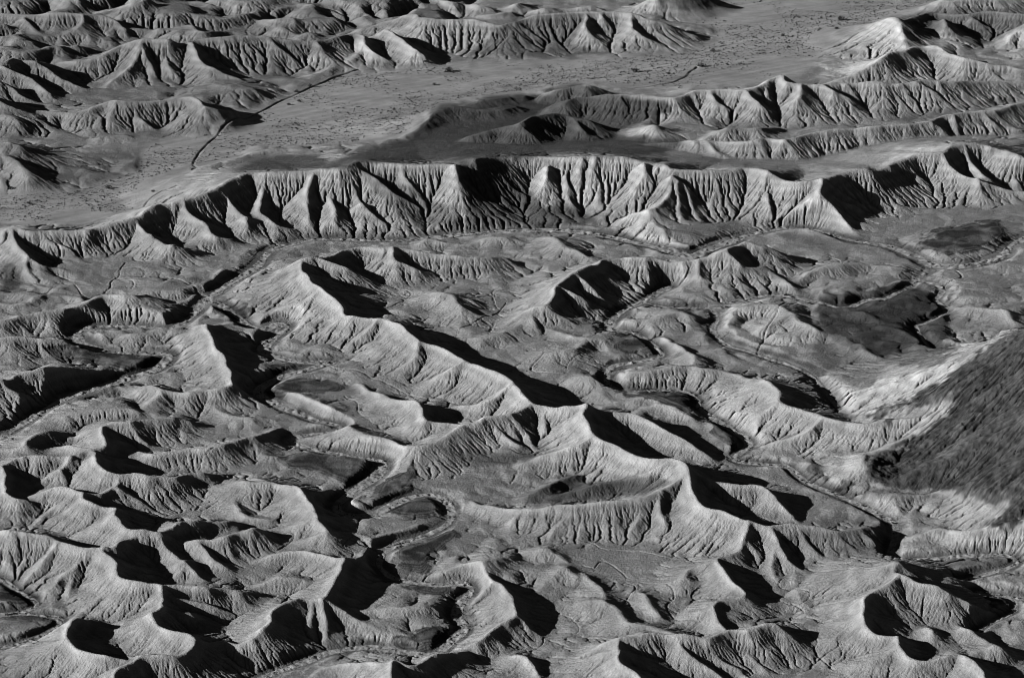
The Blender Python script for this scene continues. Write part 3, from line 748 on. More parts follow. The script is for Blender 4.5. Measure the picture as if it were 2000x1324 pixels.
# ------------------------------------------------------------------ dry river and small channels: (half width px, depth px, path)
RIV = np.zeros_like(Z); THIN = np.zeros_like(Z)
DKEEP = np.ones_like(Z)
def path_pts(s, mult):
    W = catmull([px2w(*q) for q in P(s)], 6)
    out = [W[0]]
    for a, b in zip(W[:-1], W[1:]):
        n = max(1, int(np.hypot(*(b - a)[:2])/(4*a[1]*DS)))
        for k in range(1, n + 1): out.append(a + (b - a)*k/n)
    W = np.array(out); n = len(W)
    j = noise1(n, 4)*mult*.8 + noise1(n, 13)*mult*1.5
    d = np.gradient(W[:, :2], axis=0); L = np.hypot(d[:, 0], d[:, 1]) + 1e-6
    m = W[:, 1]*DS/2
    W[:, 0] += -d[:, 1]/L*j*m; W[:, 1] += d[:, 0]/L*j*m
    return W
RIVP = []
def carve(sel, soft=2.2):
    for hw, dep, s in RIVERS:
        if not sel(hw): continue
        W = path_pts(s, 2.6 if hw < 2 else 1.5); RIVP.append((hw, W))
        n = len(W); wv = hw*(1.08 + .28*np.clip(noise1(n, 6), -1.6, 1.6) + .30*np.clip(noise1(n, 19), -1.3, 1.5))
        for k in range(n - 1):
            xa, ya, _ = W[k]; xb, yb, _ = W[k + 1]
            m = ya*DS/2; hwm = max(wv[k], .8)*m; r = hwm*3.4 + 16*m
            j0, j1, i0, i1 = window(xa, ya, xb, yb, r)
            if j1 <= j0 or i1 <= i0: continue
            X = Xw[j0:j1, i0:i1]; Y = Yw[j0:j1, i0:i1]
            L2 = (xb - xa)**2 + (yb - ya)**2 + 1e-9
            t = np.clip(((X - xa)*(xb - xa) + (Y - ya)*(yb - ya))/L2, 0, 1)
            d = np.hypot(X - xa - t*(xb - xa), Y - ya - t*(yb - ya))
            bed = np.clip((d - hwm)/(2.2*m), 0, 1)
            fl = -dep*m
            e_ = np.clip((d - hwm)/m, 0, 99); tgt = fl + m*(np.clip(e_, 0, 1.6)*.8 + np.clip(e_ - 1.6, 0, hw*1.3)*.12 + np.clip(e_ - 1.6 - hw*1.3, 0, 99)*1.0)
            zz = Z[j0:j1, i0:i1]
            if hw < 2:
                np.maximum(THIN[j0:j1, i0:i1], np.clip(1.5 - d/(hwm*.9), 0, 1)*m*dep*.95, out=THIN[j0:j1, i0:i1]); continue
            np.minimum(zz, np.maximum(tgt, fl), out=zz)
            if hw >= 2: np.maximum(RIV[j0:j1, i0:i1], 1 - bed, out=RIV[j0:j1, i0:i1])
carve(lambda h: h >= 2)
Z += look(raster([(P(TERR and '1600,575 1700,568 1760,550 1830,580 1850,610 1850,650 1870,690 1830,720 1740,715 1660,695 1620,670 1590,620'), 1.)], 4), bx_, by_)*np.abs(noise(26, Z.shape, 2, .5))*PXM*3.4*(1 - RIV)
print('rivers', time.time() - T0)

# ------------------------------------------------------------------ running water: steepest-descent drainage and implicit stream-power incision
def erode(Z, iters, K, D, seed, cap=400.0, keep=None):
    ny, nx = Z.shape; r = np.random.default_rng(seed)
    offs = [(-1,-1),(-1,0),(-1,1),(0,-1),(0,1),(1,-1),(1,0),(1,1)]
    dist = np.array([2**.5,1,2**.5,1,1,2**.5,1,2**.5], np.float32)
    idx = np.arange(ny*nx, dtype=np.int32).reshape(ny, nx)
    cell = np.exp(np.linspace(math.log(Y0), math.log(Y1), ny)).astype(np.float32)*DS*(NX/nx)
    for it in range(iters):
        rec = idx.copy(); best = np.zeros((ny, nx), np.float32); dd = np.ones((ny, nx), np.float32)
        inner = Z[1:-1, 1:-1]
        for (oy, ox), dl in zip(offs, dist):
            s = (inner - Z[1+oy:ny-1+oy, 1+ox:nx-1+ox])/dl
            s = s*(r.random(s.shape, dtype=np.float32)*.5 + .75)
            m = s > best[1:-1, 1:-1]
            best[1:-1, 1:-1][m] = s[m]
            rec[1:-1, 1:-1][m] = idx[1+oy:ny-1+oy, 1+ox:nx-1+ox][m]
            dd[1:-1, 1:-1][m] = dl
        rc = rec.ravel()
        depth = (rc != idx.ravel()).astype(np.int32); p = rc.copy()
        while True:
            nd = depth + depth[p]; p = p[p]
            if np.array_equal(nd, depth): break
            depth = nd
        order = np.argsort(depth, kind='stable').astype(np.int32)
        cnt = np.bincount(depth); st = np.concatenate([[0], np.cumsum(cnt)])
        Ar = np.ones(ny*nx, np.float32)
        for l in range(len(cnt) - 1, 0, -1):
            o = order[st[l]:st[l+1]]; np.add.at(Ar, rc[o], Ar[o])
        Fc = K*np.sqrt(np.minimum(Ar, cap))/dd.ravel()
        if keep is not None: Fc = Fc*keep.ravel()
        z = Z.ravel().copy()
        for l in range(1, len(cnt)):
            o = order[st[l]:st[l+1]]; f = Fc[o]; z[o] = (z[o] + f*z[rc[o]])/(1 + f)
        Z = z.reshape(ny, nx)
        if D > 0:
            Z[1:-1, 1:-1] += D*(Z[:-2, 1:-1] + Z[2:, 1:-1] + Z[1:-1, :-2] + Z[1:-1, 2:] - 4*Z[1:-1, 1:-1])
    return Z, Ar.reshape(ny, nx)
def half(a): return (a[::2, ::2] + a[1::2, ::2] + a[::2, 1::2] + a[1::2, 1::2])/4
def dbl(a, shape):
    h, w_ = a.shape
    yy = np.clip((np.arange(shape[0]) - .5)/2, 0, h - 1.001); xx = np.clip((np.arange(shape[1]) - .5)/2, 0, w_ - 1.001)
    yi = yy.astype(int); xi = xx.astype(int); fy = (yy - yi)[:, None]; fx = xx - xi
    r = a[yi]*(1 - fy) + a[yi + 1]*fy
    return (r[:, xi]*(1 - fx) + r[:, xi + 1]*fx).astype(np.float32)
rubble = look(raster([(P('1675,812 1760,788 1850,735 1900,690 1960,655 2150,600 2150,1020 2000,1010 1950,1040 1925,1035 1975,985 1880,968 1830,958 1740,955 1690,935 1705,890 1750,880 1830,830 1865,780 1800,790 1710,822'), 1.)], 4), *w2px(Xw, Yw, Z))
near_soft = np.clip(.62 + (Yw - 1050)/1400, .62, .84)
keep = near_soft*(1 - .97*plain)*(1 - .93*plat)*(1 - .15*rubble)*(1 - .9*np.clip(RIV, 0, 1))
zh = half(Z); z1, _ = erode(zh, 7, .028, .04, 3, keep=half(keep))
Z = Z + dbl(z1 - zh, Z.shape)
Z += rng.standard_normal(Z.shape).astype(np.float32)*PXM*.2*(1 - .8*plain)
Z, AREA = erode(Z, 7, .08, .015, 5, keep=keep)
Z += np.clip(RIV, 0, 1)*(np.abs(noise(7, Z.shape, 2, .6))*1.0 + .4*noise(3, Z.shape))*PXM*(1 - plain)
# threads of running water cut narrow vertical-sided trenches in the clay flats
gy0, gx0 = np.gradient(Z); sl0 = np.sqrt(gx0*gx0 + gy0*gy0)/(PXM*2)
AREA[:3] = 0; AREA[-3:] = 0; AREA[:, :3] = 0; AREA[:, -3:] = 0
tr_ = np.clip((np.log10(np.maximum(AREA, 1)) - 2.0)/.7, 0, 1)*(1 - plain)*(1 - plat)*(1 - .9*rubble)*(1 - np.clip(RIV*2, 0, 1))*np.clip(1.4 - Z/(PXM*16), 0, 1)
t2 = tr_.copy()
t2[1:-1, 1:-1] = np.maximum(t2[1:-1, 1:-1], .45*np.maximum(np.maximum(tr_[:-2, 1:-1], tr_[2:, 1:-1]), np.maximum(tr_[1:-1, :-2], tr_[1:-1, 2:])))
TRENCH = t2
Z -= t2*PXM*2.5
Z -= np.clip((np.log10(np.maximum(AREA, 1)) - .7)/1.2, 0, 1)*np.clip(sl0*3 - .5, 0, 1)*PXM*.85
carve(lambda h: h < 2); Z -= THIN
BANKS = ["700,140 660,150 600,176 545,202 480,232 430,262 398,288 381,310 377,328 395,345", "1362,132 1350,140 1335,152 1300,163 1265,170 1235,173", "265,425 300,400 345,385"]
THIN[:] = 0; TRACK = np.zeros_like(Z)
for s in BANKS: line_mask(THIN, s, 1.9, 2.6)
Z -= THIN*PXM*(.7 + .3*np.tanh(noise(9, Z.shape)))
for s in ("-100,388 0,388 150,392 300,380 340,360", "-100,405 60,402 200,408 280,398", "560,212 640,168 700,148 780,140 870,134 1000,139 1130,140 1250,137 1340,122 1400,108 1500,84 1600,52 1740,18 1900,-30",
          "1380,100 1450,95 1560,60 1650,38 1800,-10"): line_mask(TRACK, s, 3.0, 1.0)
def streaks(di, dj, ln, wd):
    L_ = math.hypot(di, dj); c, s_ = di/L_, dj/L_
    I, J = np.meshgrid(np.arange(NX, dtype=np.float32), np.arange(NY, dtype=np.float32))
    u = (I*c + J*s_)/ln; v = (-I*s_ + J*c)/wd
    u -= u.min(); v -= v.min(); ui = u.astype(np.int32); vi = v.astype(np.int32); fu = u - ui; fv = v - vi
    fu = fu*fu*(3 - 2*fu); fv = fv*fv*(3 - 2*fv)
    T = rng.standard_normal((int(vi.max()) + 3, int(ui.max()) + 3)).astype(np.float32)
    return T[vi, ui]*(1-fu)*(1-fv) + T[vi, ui+1]*fu*(1-fv) + T[vi+1, ui]*(1-fu)*fv + T[vi+1, ui+1]*fu*fv
STG = np.abs(streaks(-290, -190, 380, 40)) + .5*np.abs(streaks(-290, -180, 170, 17))
STP = streaks(-550, -419, 170, 6) + .6*streaks(-550, -400, 60, 2.5)
STK = streaks(-290, -190, 260, 14) + .8*streaks(-290, -170, 110, 6) + .5*streaks(-290, -180, 40, 2.6)
rub = np.clip(look(raster([(P('1600,900 1640,800 1700,740 1850,670 2200,560 2200,1060 1940,1060 1640,960'), 1.)], 6), *w2px(Xw, Yw, Z)), 0, 1)
Z += rubble*(STK*.35 + 9*STG + .7*noise(5, Z.shape, 2, .8) + 1.2*(noise(6, Z.shape) > 2.3))*PXM
print('erosion', time.time() - T0, Z.shape)
# ------------------------------------------------------------------ soil colour, kept in a vertex attribute (grey: the photograph is black and white)
pxs, pys = w2px(Xw, Yw, Z)
rag = noise(10, Z.shape, 3, .6)
rub = np.clip(look(raster([(P('1600,900 1640,800 1700,740 1850,670 2200,560 2200,1060 1940,1060 1640,960'), 1.)], 6), pxs, pys), 0, 1)
lx = pxs + noise(24, Z.shape, 3, .6)*4 + STK*rub*2 + rag*rub*5; ly = pys + rag*1.6 - STK*rub*1.5 + rub*rag*2.5
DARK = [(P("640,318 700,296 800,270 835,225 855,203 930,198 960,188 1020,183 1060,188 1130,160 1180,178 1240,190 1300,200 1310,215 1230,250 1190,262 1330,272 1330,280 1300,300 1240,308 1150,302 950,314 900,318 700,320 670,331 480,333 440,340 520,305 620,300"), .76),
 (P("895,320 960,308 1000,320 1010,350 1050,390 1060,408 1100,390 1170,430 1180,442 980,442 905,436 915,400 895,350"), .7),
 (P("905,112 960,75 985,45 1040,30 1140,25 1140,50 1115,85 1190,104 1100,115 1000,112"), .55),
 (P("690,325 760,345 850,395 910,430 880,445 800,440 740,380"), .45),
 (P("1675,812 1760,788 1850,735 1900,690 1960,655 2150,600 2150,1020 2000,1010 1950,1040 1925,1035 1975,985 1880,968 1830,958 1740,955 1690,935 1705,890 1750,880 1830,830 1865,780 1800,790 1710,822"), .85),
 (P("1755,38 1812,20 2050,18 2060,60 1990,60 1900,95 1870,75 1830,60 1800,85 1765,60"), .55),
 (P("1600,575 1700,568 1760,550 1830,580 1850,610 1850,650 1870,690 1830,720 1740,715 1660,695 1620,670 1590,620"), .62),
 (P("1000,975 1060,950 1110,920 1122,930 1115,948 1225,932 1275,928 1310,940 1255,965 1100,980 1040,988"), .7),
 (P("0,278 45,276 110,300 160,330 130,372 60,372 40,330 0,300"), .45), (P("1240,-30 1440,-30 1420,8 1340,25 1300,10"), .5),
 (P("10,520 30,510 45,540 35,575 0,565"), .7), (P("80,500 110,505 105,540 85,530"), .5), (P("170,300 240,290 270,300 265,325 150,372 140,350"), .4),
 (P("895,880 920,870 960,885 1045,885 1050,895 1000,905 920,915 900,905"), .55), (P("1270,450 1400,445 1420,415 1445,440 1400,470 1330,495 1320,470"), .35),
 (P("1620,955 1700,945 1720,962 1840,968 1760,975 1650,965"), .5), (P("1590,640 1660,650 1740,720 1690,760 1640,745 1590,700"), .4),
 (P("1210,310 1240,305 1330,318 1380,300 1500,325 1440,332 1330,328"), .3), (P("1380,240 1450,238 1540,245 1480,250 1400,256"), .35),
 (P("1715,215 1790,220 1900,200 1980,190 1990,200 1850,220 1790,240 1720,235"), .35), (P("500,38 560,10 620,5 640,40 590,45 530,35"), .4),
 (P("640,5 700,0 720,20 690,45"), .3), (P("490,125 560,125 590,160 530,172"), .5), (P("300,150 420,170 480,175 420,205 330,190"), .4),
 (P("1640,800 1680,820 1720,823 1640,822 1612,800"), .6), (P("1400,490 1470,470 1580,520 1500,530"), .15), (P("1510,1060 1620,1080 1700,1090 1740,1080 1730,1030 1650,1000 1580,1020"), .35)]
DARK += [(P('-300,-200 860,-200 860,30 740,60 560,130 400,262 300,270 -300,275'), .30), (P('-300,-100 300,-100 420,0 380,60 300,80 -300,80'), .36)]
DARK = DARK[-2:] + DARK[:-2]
LIGHT = [(P("1650,80 1690,55 1742,35 1757,45 1765,80 1800,86 1830,86 1745,100 1715,113 1665,142 1600,150 1600,125 1690,105"), 1.0),
 (P("1840,50 1860,48 1880,85 1900,95 1830,95"), .9), (P("1960,60 2000,50 2000,120 1950,110 1940,100"), .7), (P("1725,310 1760,290 1850,278 1860,283 1830,294 1760,310 1720,325"), .9),
 (P("1215,268 1262,244 1285,252 1250,268"), .9), (P("1290,187 1320,175 1355,175 1340,184"), 1), (P("1450,170 1500,155 1530,145 1530,158 1480,172"), .7),
 (P("590,262 660,240 720,228 740,235 700,262 700,275"), .6), (P("695,270 760,238 790,240 745,268 700,276"), .9),
 (P("690,85 720,75 730,95 720,130 680,135"), .6), (P("790,95 815,88 835,110 830,128 785,125"), .6), (P("100,245 170,255 180,265 130,270"), .6),
 (P("1200,440 1215,412 1266,398 1270,430 1310,470 1320,490 1250,470"), .7), (P("1640,760 1770,735 1880,700 1850,740 1760,785 1680,812 1645,800"), .9),
 (P("1735,865 1800,815 1865,765 1880,760 1850,815 1790,855 1740,885"), .6), (P("1830,870 1890,820 1900,850 1860,900 1820,912"), .6), (P("1605,905 1690,885 1680,935 1640,940"), .7),
 (P("1670,965 1700,960 1830,965 1960,955 1950,1000 1930,1020 1740,1010"), .35), (P("1770,1050 1990,1020 2100,1010 2100,1090 1760,1090"), .4),
 (P("1360,770 1500,740 1620,815 1750,820 1830,800 1720,885 1580,895 1470,900 1460,860 1400,800"), .45), (P("1400,610 1500,597 1620,660 1560,690 1440,670"), .4),
 (P("1225,260 1265,245 1275,250 1250,262"), .5), (P("880,300 0,0 0,0"), 0), (P("560,580 600,520 650,590 700,615 690,660 520,630"), .25),
 (P("1000,740 1145,790 1157,850 1260,893 1340,912 1290,960 1060,870 900,890 880,830"), .3), (P("1480,360 1600,348 1600,440 1500,440"), .25),
 (P("0,0 2,0 2,2"), 0), (P("1770,470 1800,478 1860,515 1840,517 1780,488"), .9), (P("1310,478 1350,495 1330,502 1300,488"), .7),
 (P("1100,300 1300,325 1210,410 1040,400 1050,340"), .3), (P("1430,510 1600,480 1640,560 1500,570"), .1)]
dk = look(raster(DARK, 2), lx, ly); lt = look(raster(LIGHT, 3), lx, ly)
tr = crisp(look(terrM, bx_ + ew*1.5, by_ + ew))
tr = tr*np.where(Z < PXM*18, 1, 0)
scroll = .5 + .5*np.sin(td*34 + noise(30, Z.shape, 3, .5)*1.6)
tr = np.clip(tr*(.74 + .26*scroll - .25*np.clip(noise(14, Z.shape, 3, .6), 0, 1.5)) + .35*np.clip(td*1.4, 0, 1)*(1 - tr)*np.clip(.3 + noise(34, Z.shape, 3, .5), 0, 1), 0, 1)
cellm = PXM*2
gy_, gx_ = np.gradient(Z); gy_ /= cellm; gx_ /= cellm
slope = np.sqrt(gx_*gx_ + gy_*gy_)
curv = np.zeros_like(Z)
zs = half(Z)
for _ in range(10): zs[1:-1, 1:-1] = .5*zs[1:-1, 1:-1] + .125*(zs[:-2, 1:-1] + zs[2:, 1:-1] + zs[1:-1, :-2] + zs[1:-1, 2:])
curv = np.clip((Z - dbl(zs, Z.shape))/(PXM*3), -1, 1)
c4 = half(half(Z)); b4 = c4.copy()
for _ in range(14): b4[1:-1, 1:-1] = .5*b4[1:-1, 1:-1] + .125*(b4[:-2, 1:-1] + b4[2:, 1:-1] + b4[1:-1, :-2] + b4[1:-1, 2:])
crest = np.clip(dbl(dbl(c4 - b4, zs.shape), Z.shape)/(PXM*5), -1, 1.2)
strata = np.sin(Z/PXM.mean()*.55 + noise(90, Z.shape, 3)*2.2)
A0 = .27*(1 + .06*noise(60, Z.shape, 4, .6)*.6 + .07*rag + .12*strata*np.clip(slope*2, 0, 1))
A0 = A0*(1 + .30*np.clip(curv, -.5, 1))                      # paler on convex crests, darker in gully beds
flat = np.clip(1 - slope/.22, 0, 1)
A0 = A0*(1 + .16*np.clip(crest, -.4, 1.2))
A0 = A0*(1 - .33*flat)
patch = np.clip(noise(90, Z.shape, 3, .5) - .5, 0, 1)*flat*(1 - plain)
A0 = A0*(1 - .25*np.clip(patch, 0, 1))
A0 = A0*(1 + (.62 - .15*rub)*np.clip(lt, 0, 1))
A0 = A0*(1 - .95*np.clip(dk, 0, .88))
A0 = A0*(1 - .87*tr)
A0 = A0*(1 - .55*np.clip(NEAR*1.3, 0, 1)*np.clip(1 - Z/(PXM*10), 0, 1)*np.clip(.75 + .5*noise(22, Z.shape, 3, .6), 0, 1))
rv = np.clip(RIV*(1.1 + .35*rag), 0, 1)
A0 = np.where(rv > 0, A0*(1 - rv) + rv*(.33*(1 + .14*noise(5, Z.shape, 2, .7))*(1 - .5*np.clip(1.1 - 4*np.abs(noise(11, Z.shape, 3, .55)), 0, 1))), A0)
pl = plain*np.clip(1 - Z/(PXM*6), 0, 1)
wash = .29*(1 + .085*STP + .06*noise(30, Z.shape, 4, .6, aspect=3) + .05*rag)
A0 = A0*(1 - pl) + wash*(1 + .5*lt)*(1 - .5*dk)*pl
A0 = A0*(1 + rng.standard_normal(Z.shape).astype(np.float32)*(.035 + .04*dk))
A0 = A0*(1 - THIN/3.2*.5) + TRACK*.05
rb = rub*np.clip(dk, 0, 1)
A0 = A0*(1 + rb*(.05*STK*np.clip(.6 + noise(60, Z.shape, 2), 0, 1) + .25*(STK > 2.4)))
A0 = A0*(1 + rb*(.34*noise(3, Z.shape) + .20*noise(8, Z.shape, 2) + .22*noise(40, Z.shape, 4, .6)))
A0 = np.clip(A0, .015, .75)
roadP = [P("480,308 500,292 430,300"), ]
print('colour', time.time() - T0)

# ------------------------------------------------------------------ materials
def mat_terrain(name, bump, scale, rough=.95):
    m = bpy.data.materials.new(name); m.use_nodes = True; t = m.node_tree; b = t.nodes['Principled BSDF']
    b.inputs['Roughness'].default_value = rough; b.inputs['Specular IOR Level'].default_value = .1
    a = t.nodes.new('ShaderNodeAttribute'); a.attribute_name = 'soil'
    tc = t.nodes.new('ShaderNodeTexCoord')
    n = t.nodes.new('ShaderNodeTexNoise'); n.inputs['Scale'].default_value = scale; n.inputs['Detail'].default_value = 6; n.inputs['Roughness'].default_value = .7
    mr = t.nodes.new('ShaderNodeMapRange'); mr.inputs['From Min'].default_value = .3; mr.inputs['From Max'].default_value = .7
    mr.inputs['To Min'].default_value = .86; mr.inputs['To Max'].default_value = 1.14
    mx = t.nodes.new('ShaderNodeVectorMath'); mx.operation = 'SCALE'
    bp = t.nodes.new('ShaderNodeBump'); bp.inputs['Strength'].default_value = bump; bp.inputs['Distance'].default_value = .8
    L = t.links.new
    L(tc.outputs['Object'], n.inputs['Vector']); L(n.outputs[0], mr.inputs['Value'])
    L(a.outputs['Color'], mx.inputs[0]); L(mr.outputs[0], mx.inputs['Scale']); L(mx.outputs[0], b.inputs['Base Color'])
    L(n.outputs[0], bp.inputs['Height']); L(bp.outputs[0], b.inputs['Normal'])
    return m
def mat_plain(name, v, rough=.9, scale=2.0):
    m = bpy.data.materials.new(name); m.use_nodes = True; t = m.node_tree; b = t.nodes['Principled BSDF']
    b.inputs['Roughness'].default_value = rough; b.inputs['Specular IOR Level'].default_value = .1
    n = t.nodes.new('ShaderNodeTexNoise'); n.inputs['Scale'].default_value = scale; n.inputs['Detail'].default_value = 4
    r = t.nodes.new('ShaderNodeValToRGB'); r.color_ramp.elements[0].position = .3; r.color_ramp.elements[1].position = .7
    r.color_ramp.elements[0].color = (v*.7, v*.7, v*.7, 1); r.color_ramp.elements[1].color = (v*1.3, v*1.3, v*1.3, 1)
    tc = t.nodes.new('ShaderNodeTexCoord')
    t.links.new(tc.outputs['Object'], n.inputs['Vector']); t.links.new(n.outputs[0], r.inputs[0]); t.links.new(r.outputs[0], b.inputs['Base Color'])
    return m
M_bad = mat_terrain('eroded_clay', 1.0, .8); M_plain = mat_terrain('gravel', .35, 1.2)
M_rock = mat_terrain('dark_rubble', 1.0, .7); M_bed = mat_terrain('river_sand', .5, 1.6)
M_bush = mat_plain('scrub_leaves', .05, 1.0, 3.0); M_twig = mat_plain('scrub_wood', .09, .9, 5.0)

# ------------------------------------------------------------------ one terrain surface, cut into the landforms it shows
co = np.empty((NY*NX, 3), np.float32); co[:, 0] = Xw.ravel(); co[:, 1] = Yw.ravel(); co[:, 2] = Z.ravel()
fq = lambda a: (a[:-1, :-1] + a[1:, 1:])*.5
cls = np.full((NY - 1, NX - 1), 0, np.uint8)                 # 0 = clay flats between the hills
zq = fq(Z)/fq(PXM)
hills = [("scarp", "long fluted clay scarp running across the middle, dark flat top behind it", "-80,560 -80,430 260,418 480,325 690,300 900,300 1000,290 1240,300 1400,320 1700,325 1840,275 2080,270 2080,420 1700,480 1500,450 1300,490 1150,445 700,468 480,500 300,530 100,570"),
 ("far_hill", "gullied hills beyond the plain at upper left", "-80,-60 900,-60 900,60 760,135 560,170 400,265 200,285 -80,280"),
 ("far_hill", "isolated gullied ridge beyond the plain at top centre", "740,60 760,10 1240,10 1390,85 1200,115 900,118 840,130"),
 ("far_hill", "small dark hill left of the plain", "-80,270 50,270 170,300 130,375 -80,380"),
 ("ridge", "fluted ridges stepping back on the right of the plain", "1060,200 1150,155 1500,140 1700,30 2080,-40 2080,270 1800,290 1600,340 1280,300 1200,280 860,300 870,250 1040,215"),
 ("rocky_hill", "big dark rubble-covered hill rising at the right edge", "1600,900 1650,790 1900,680 2200,600 2200,1020 1940,1040 1640,960"),
 ("ridge", "long pale ridge slanting from centre left down to lower right", "450,610 580,490 660,580 800,630 1020,730 1150,780 1340,900 1560,1010 1750,1090 1640,1150 1500,1180 1390,1100 1000,1060 900,990 720,900 560,800 640,700 520,650"),
 ("ridge", "sharp-crested ridges in the middle with black shaded hollows", "580,490 760,470 1000,440 1500,465 1570,570 1200,620 1000,680 700,610"),
 ("ridge", "pale ridge with rilled flank in front of the dark rubble hill", "1180,760 1360,700 1520,740 1620,800 1870,790 1730,890 1480,905 1380,800"),
 ("ridge", "group of knife-edged ridges at lower left with deep black shadows", "-80,820 200,800 560,830 500,930 660,1040 700,1100 640,1280 500,1340 -80,1340"),
 ("ridge", "low ridges between river loops at middle left", "-80,570 300,560 440,620 510,790 300,830 -80,830"),
 ("ridge", "broad fluted ridge cut by the bottom edge at lower centre", "860,1080 1380,1160 1520,1200 1620,1340 560,1340 700,1270 900,1260"),
 ("ridge", "steep cone ridge with two shaded bowls at lower right", "1540,1180 1700,1100 1780,1090 2080,1200 2080,1340 1600,1340")]
qx, qy = fq(pxs), fq(pys)
for k, (nm, lab, s) in enumerate(hills):
    m = look(raster([(P(s), 1.0)], 1), qx, qy) > .5
    cls[m & (cls == 0) & (zq > 3.0)] = k + 1
BEDC, PLC = len(hills) + 1, len(hills) + 2
cls[(fq(plain) > .5) & (zq < 4)] = PLC
cls[(fq(RIV) > .5) & (zq < 6)] = BEDC
ii = np.arange(NY*NX, dtype=np.int32).reshape(NY, NX)
quads = np.stack([ii[:-1, :-1], ii[:-1, 1:], ii[1:, 1:], ii[1:, :-1]], -1).reshape(-1, 4)
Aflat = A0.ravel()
def add_mesh(name, verts, faces, mat, soil=None, smooth=True):
    me = bpy.data.meshes.new(name); nv, nf = len(verts), len(faces); k = faces.shape[1]
    me.vertices.add(nv); me.vertices.foreach_set('co', verts.astype(np.float32).ravel())
    me.loops.add(nf*k); me.loops.foreach_set('vertex_index', faces.astype(np.int32).ravel())
    me.polygons.add(nf); me.polygons.foreach_set('loop_start', np.arange(0, nf*k, k, dtype=np.int32))
    if smooth: me.polygons.foreach_set('use_smooth', np.ones(nf, bool))
    if soil is not None:
        a = me.attributes.new('soil', 'FLOAT_COLOR', 'POINT'); c = np.ones((nv, 4), np.float32); c[:, :3] = soil[:, None]
        a.data.foreach_set('color', c.ravel())
    me.update(calc_edges=True); me.materials.append(mat)
    o = bpy.data.objects.new(name, me); sc.collection.objects.link(o); return o
def cut(mask, name, mat, label, cat):
    f = quads[mask.ravel()]
    if len(f) == 0: return
    used = np.zeros(NY*NX, bool); used[f.ravel()] = True
    remap = np.cumsum(used, dtype=np.int64) - 1
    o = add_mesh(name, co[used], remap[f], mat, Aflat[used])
    o['kind'] = 'structure'; o['label'] = label; o['category'] = cat
cut(cls == 0, 'badlands_floor', M_bad, 'pale eroded clay flats and low mounds between the ridges', 'ground')
cut(cls == BEDC, 'dry_riverbed', M_bed, 'sandy dry riverbed winding between the eroded hills', 'riverbed')
cut(cls == PLC, 'desert_plain', M_plain, 'flat gravel plain dotted with scrub beyond the long scarp', 'plain')
for k, (nm, lab, s) in enumerate(hills): cut(cls == k + 1, nm, M_rock if nm == 'rocky_hill' else M_bad, lab, 'hill')
# the land beyond the frame: a ring from the edge of the detailed ground to the horizon
def ring():
    st = 12
    e = [(0, i) for i in range(0, NX - 1, st)] + [(j, NX - 1) for j in range(0, NY - 1, st)] + [(NY - 1, i) for i in range(NX - 1, 0, -st)] + [(j, 0) for j in range(NY - 1, 0, -st)]
    base = np.array([(Xw[j, i], Yw[j, i], Z[j, i]) for j, i in e]); n = len(base); c = np.array([0, 1500.])
    V = [base]; r = np.random.default_rng(1)
    for k, s in enumerate([1.05, 1.12, 1.25, 1.5, 2, 3, 5, 9, 16]):
        q = base.copy(); q[:, :2] = c + (base[:, :2] - c)*s; q[:, 2] = np.convolve(r.random(n)*22, np.ones(9)/9, 'same')*min(1, k/2 + .3); V.append(q)
    fs = [(k*n + a, k*n + (a + 1) % n, (k + 1)*n + (a + 1) % n, (k + 1)*n + a) for k in range(len(V) - 1) for a in range(n)]
    o = add_mesh('outer_terrain', np.vstack(V), np.array(fs)[:, ::-1], M_bad, np.full(n*len(V), .22)); o['kind'] = 'structure'
ring()
print('terrain', time.time() - T0)

# ------------------------------------------------------------------ scrub
def ground_z(x, y):
    j = min(NY - 1, max(0, int(round(math.log(y/Y0)/DS)))); i = min(NX - 1, max(0, int(round((x/y - S0)/DS)))); return float(Z[j, i])
def bush_mesh(name, r, h, n, seed, mat):
    q = np.random.default_rng(seed); vs = []; fs = []
    lobes = [(q.uniform(-.5, .5)*r, q.uniform(-.5, .5)*r, q.uniform(.35, .6)*h, q.uniform(.45, .7)) for _ in range(5)]
    for k in range(n):
        lx_, ly_, lz_, lr = lobes[q.integers(5)]
        d = q.standard_normal(3); d /= np.linalg.norm(d); rad = q.uniform(.4, 1)**.5
        p = np.array([lx_ + d[0]*r*lr*rad, ly_ + d[1]*r*lr*rad, max(.03, lz_ + d[2]*h*.5*rad)])
        a, b = q.standard_normal(3), q.standard_normal(3); a /= np.linalg.norm(a); b -= a*a.dot(b); b /= np.linalg.norm(b)
        s = r*q.uniform(.12, .22); i0 = len(vs)
        vs += [p - a*s, p + b*s*.6, p + a*s, p - b*s*.6]; fs.append((i0, i0 + 1, i0 + 2, i0 + 3))
    return np.array(vs), np.array(fs)
def stem_mesh(r, h, seed):
    q = np.random.default_rng(seed); vs = []; fs = []
    for k in range(6):
        a = k*1.05 + q.uniform(0, .5); top = np.array([math.cos(a)*r*.6, math.sin(a)*r*.6, h*.7]); w0 = r*.07
        i0 = len(vs)
        for P0, ww in ((np.array([0, 0, -.15]), w0), (top, w0*.4)):
            for c in range(4): vs.append(P0 + np.array([math.cos(c*math.pi/2)*ww, math.sin(c*math.pi/2)*ww, 0]))
        for c in range(4): fs.append((i0 + c, i0 + (c + 1) % 4, i0 + 4 + (c + 1) % 4, i0 + 4 + c))
    return np.array(vs), np.array(fs)
protos = []
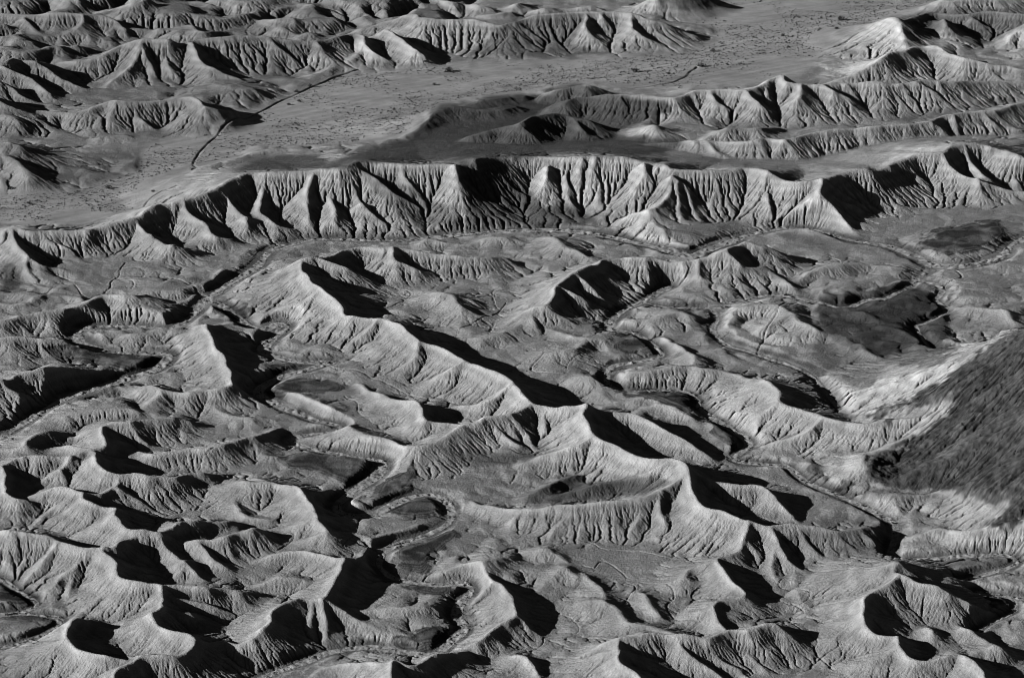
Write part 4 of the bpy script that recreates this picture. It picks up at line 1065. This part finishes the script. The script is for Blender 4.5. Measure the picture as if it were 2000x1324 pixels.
for k in range(5):
    v, f = bush_mesh('crown', 1.0, 1.1, 130, 20 + k, M_bush); ms = add_mesh('crown', v, f, M_bush, smooth=False)
    v, f = stem_mesh(1.0, 1.0, 40 + k); st_ = add_mesh('stem', v, f, M_twig, smooth=False)
    protos.append((ms.data, st_.data)); bpy.data.objects.remove(ms); bpy.data.objects.remove(st_)
def place_bush(x, y, r, label, group=None, k=0):
    e = bpy.data.objects.new('desert_shrub', None); sc.collection.objects.link(e)
    e.location = (x, y, ground_z(x, y) - .03); e.rotation_euler = (0, 0, (k*2.4) % 6.28); e.scale = (r, r, r*.8)
    e['label'] = label; e['category'] = 'shrub'
    if group: e['group'] = group
    for nm, me in zip(('crown', 'stem'), protos[k % 5]):
        o = bpy.data.objects.new(nm, me); sc.collection.objects.link(o); o.parent = e
    return e
BIG = [(876, 140, 11, 'largest dark bush on the plain below the isolated gullied ridge, long shadow'), (1242, 141, 9, 'dark round bush on the open plain at upper centre, beside the pale track'),
 (1371, 131, 9, 'dark bush at the head of the thin dark gully crossing the plain'), (1643, 40, 10, 'dark bush beside the track at the upper right of the plain'),
 (212, 368, 8, 'dark bush alone on the plain near the left edge, above the long scarp'), (22, 376, 7, 'dark bush at the foot of the small dark hill by the left edge'),
 (300, 389, 5, 'small block-shaped bush near the left end of the scarp crest'), (57, 398, 5, 'dark bush in the scrub rows at the far left of the plain'),
 (660, 151, 6, 'bush by the far edge of the plain near the bank, rightmost of its row'), (605, 171, 6, 'bush beside the dark bank, second from left of its row'),
 (580, 181, 6, 'bush beside the dark bank, leftmost of its row'), (831, 130, 5, 'bush at the foot of the white gullied mound beyond the plain'),
 (1945, 516, 8, 'oval dark bush in the riverbed at the right edge'), (1623, 458, 5, 'small bush by the riverbed under the bright cliff'),
 (1392, 101, 7, 'bush on the plain right of the isolated ridge tip'), (1530, 71, 5, 'bush low beside the track on the upper right plain'),
 (1633, 66, 6, 'bush below the track left of the white hill'), (1306, 145, 5, 'small bush left of the thin dark gully'), (376, 347, 6, 'bush by the bend of the dark bank above the scarp'),
 (848, 166, 5, 'bush in the middle of the scrub plain'), (585, 199, 5, 'bush just right of the dark bank, upper one'), (563, 206, 5, 'bush just right of the dark bank, lower one')]
for k, (px, py, rp, lab) in enumerate(BIG):
    x, y, _ = px2w(px, py); place_bush(x, y, rp*y*DS/2*.9, lab, None, k)
q = np.random.default_rng(11)
cand = []
while len(cand) < 11000:
    px, py = q.uniform(-60, 2060), q.uniform(-10, 445)
    X_, Y_, _ = px2w(px, py)
    j = int(math.log(Y_/Y0)/DS); i = int((X_/Y_ - S0)/DS)
    if not (0 <= j < NY and 0 <= i < NX): continue
    if plain[j, i] < .8 or Z[j, i] > PXM[j, i]*3: continue
    dens = .5 + .9*math.sin(px*.011 + py*.05) + .5*math.sin(px*.031 - py*.09)
    if px > 1400: dens -= .25
    if 700 < px and py > 235: dens -= 1.0
    if abs(py - (470 - px*.33)) < 7 and px > 900: dens = -1
    if px < 330 and py > 415: dens -= .7
    if q.random() > dens + .45: continue
    cand.append((X_, Y_, (.5 + q.exponential(.40))*Y_*DS/2))
cand.sort(key=lambda c: -c[2]/c[1])
for k, (x, y, r) in enumerate(cand[:270]):
    place_bush(x, y, min(r, 2.5*y*DS/2), 'small dark desert shrub scattered on the pale gravel plain', 'small shrubs scattered over the gravel plain', k)
# remaining specks of scrub on the plain and along the river banks: ground cover past counting
V = []; Fc = []; nv = 0
def speck(x, y, r, seed):
    global nv
    qq = np.random.default_rng(seed); z = ground_z(x, y)
    for k in range(9):
        p = np.array([x + qq.uniform(-.6, .6)*r, y + qq.uniform(-.6, .6)*r, z + qq.uniform(.15, .8)*r])
        a, b = qq.standard_normal(3), qq.standard_normal(3); a /= np.linalg.norm(a); b -= a*a.dot(b); b /= np.linalg.norm(b); s = r*.45
        V.extend([p - a*s, p + b*s, p + a*s, p - b*s]); Fc.append((nv, nv + 1, nv + 2, nv + 3)); nv += 4
for k, (x, y, r) in enumerate(cand[270:]): speck(x, y, r, k)
o = add_mesh('scrub', np.array(V), np.array(Fc), M_bush, smooth=False); o['kind'] = 'stuff'; o['category'] = 'scrub'; o['label'] = 'sparse dark scrub dotting the gravel plain'
V = []; Fc = []; nv = 0
for hw, Wp in RIVP:
    if hw < 3: continue
    for k in range(len(Wp)):
        for _k in range(2):
            side = q.choice([-1, 1]); m = Wp[k, 1]*DS/2; off = side*(hw*q.uniform(.4, 1.5))*m
            x, y = Wp[k, 0] + off*.8, Wp[k, 1] + off*q.uniform(-.8, .8)
            if Y0*1.02 < y < Y1*.98 and ground_z(x, y) < 8*m: speck(x, y, (.7 + q.exponential(.5))*m, k + 9000)
o = add_mesh('bank_scrub', np.array(V), np.array(Fc), M_bush, smooth=False); o['kind'] = 'stuff'; o['category'] = 'scrub'; o['label'] = 'dark scrub lining the banks of the dry riverbed'
print('done', time.time() - T0)
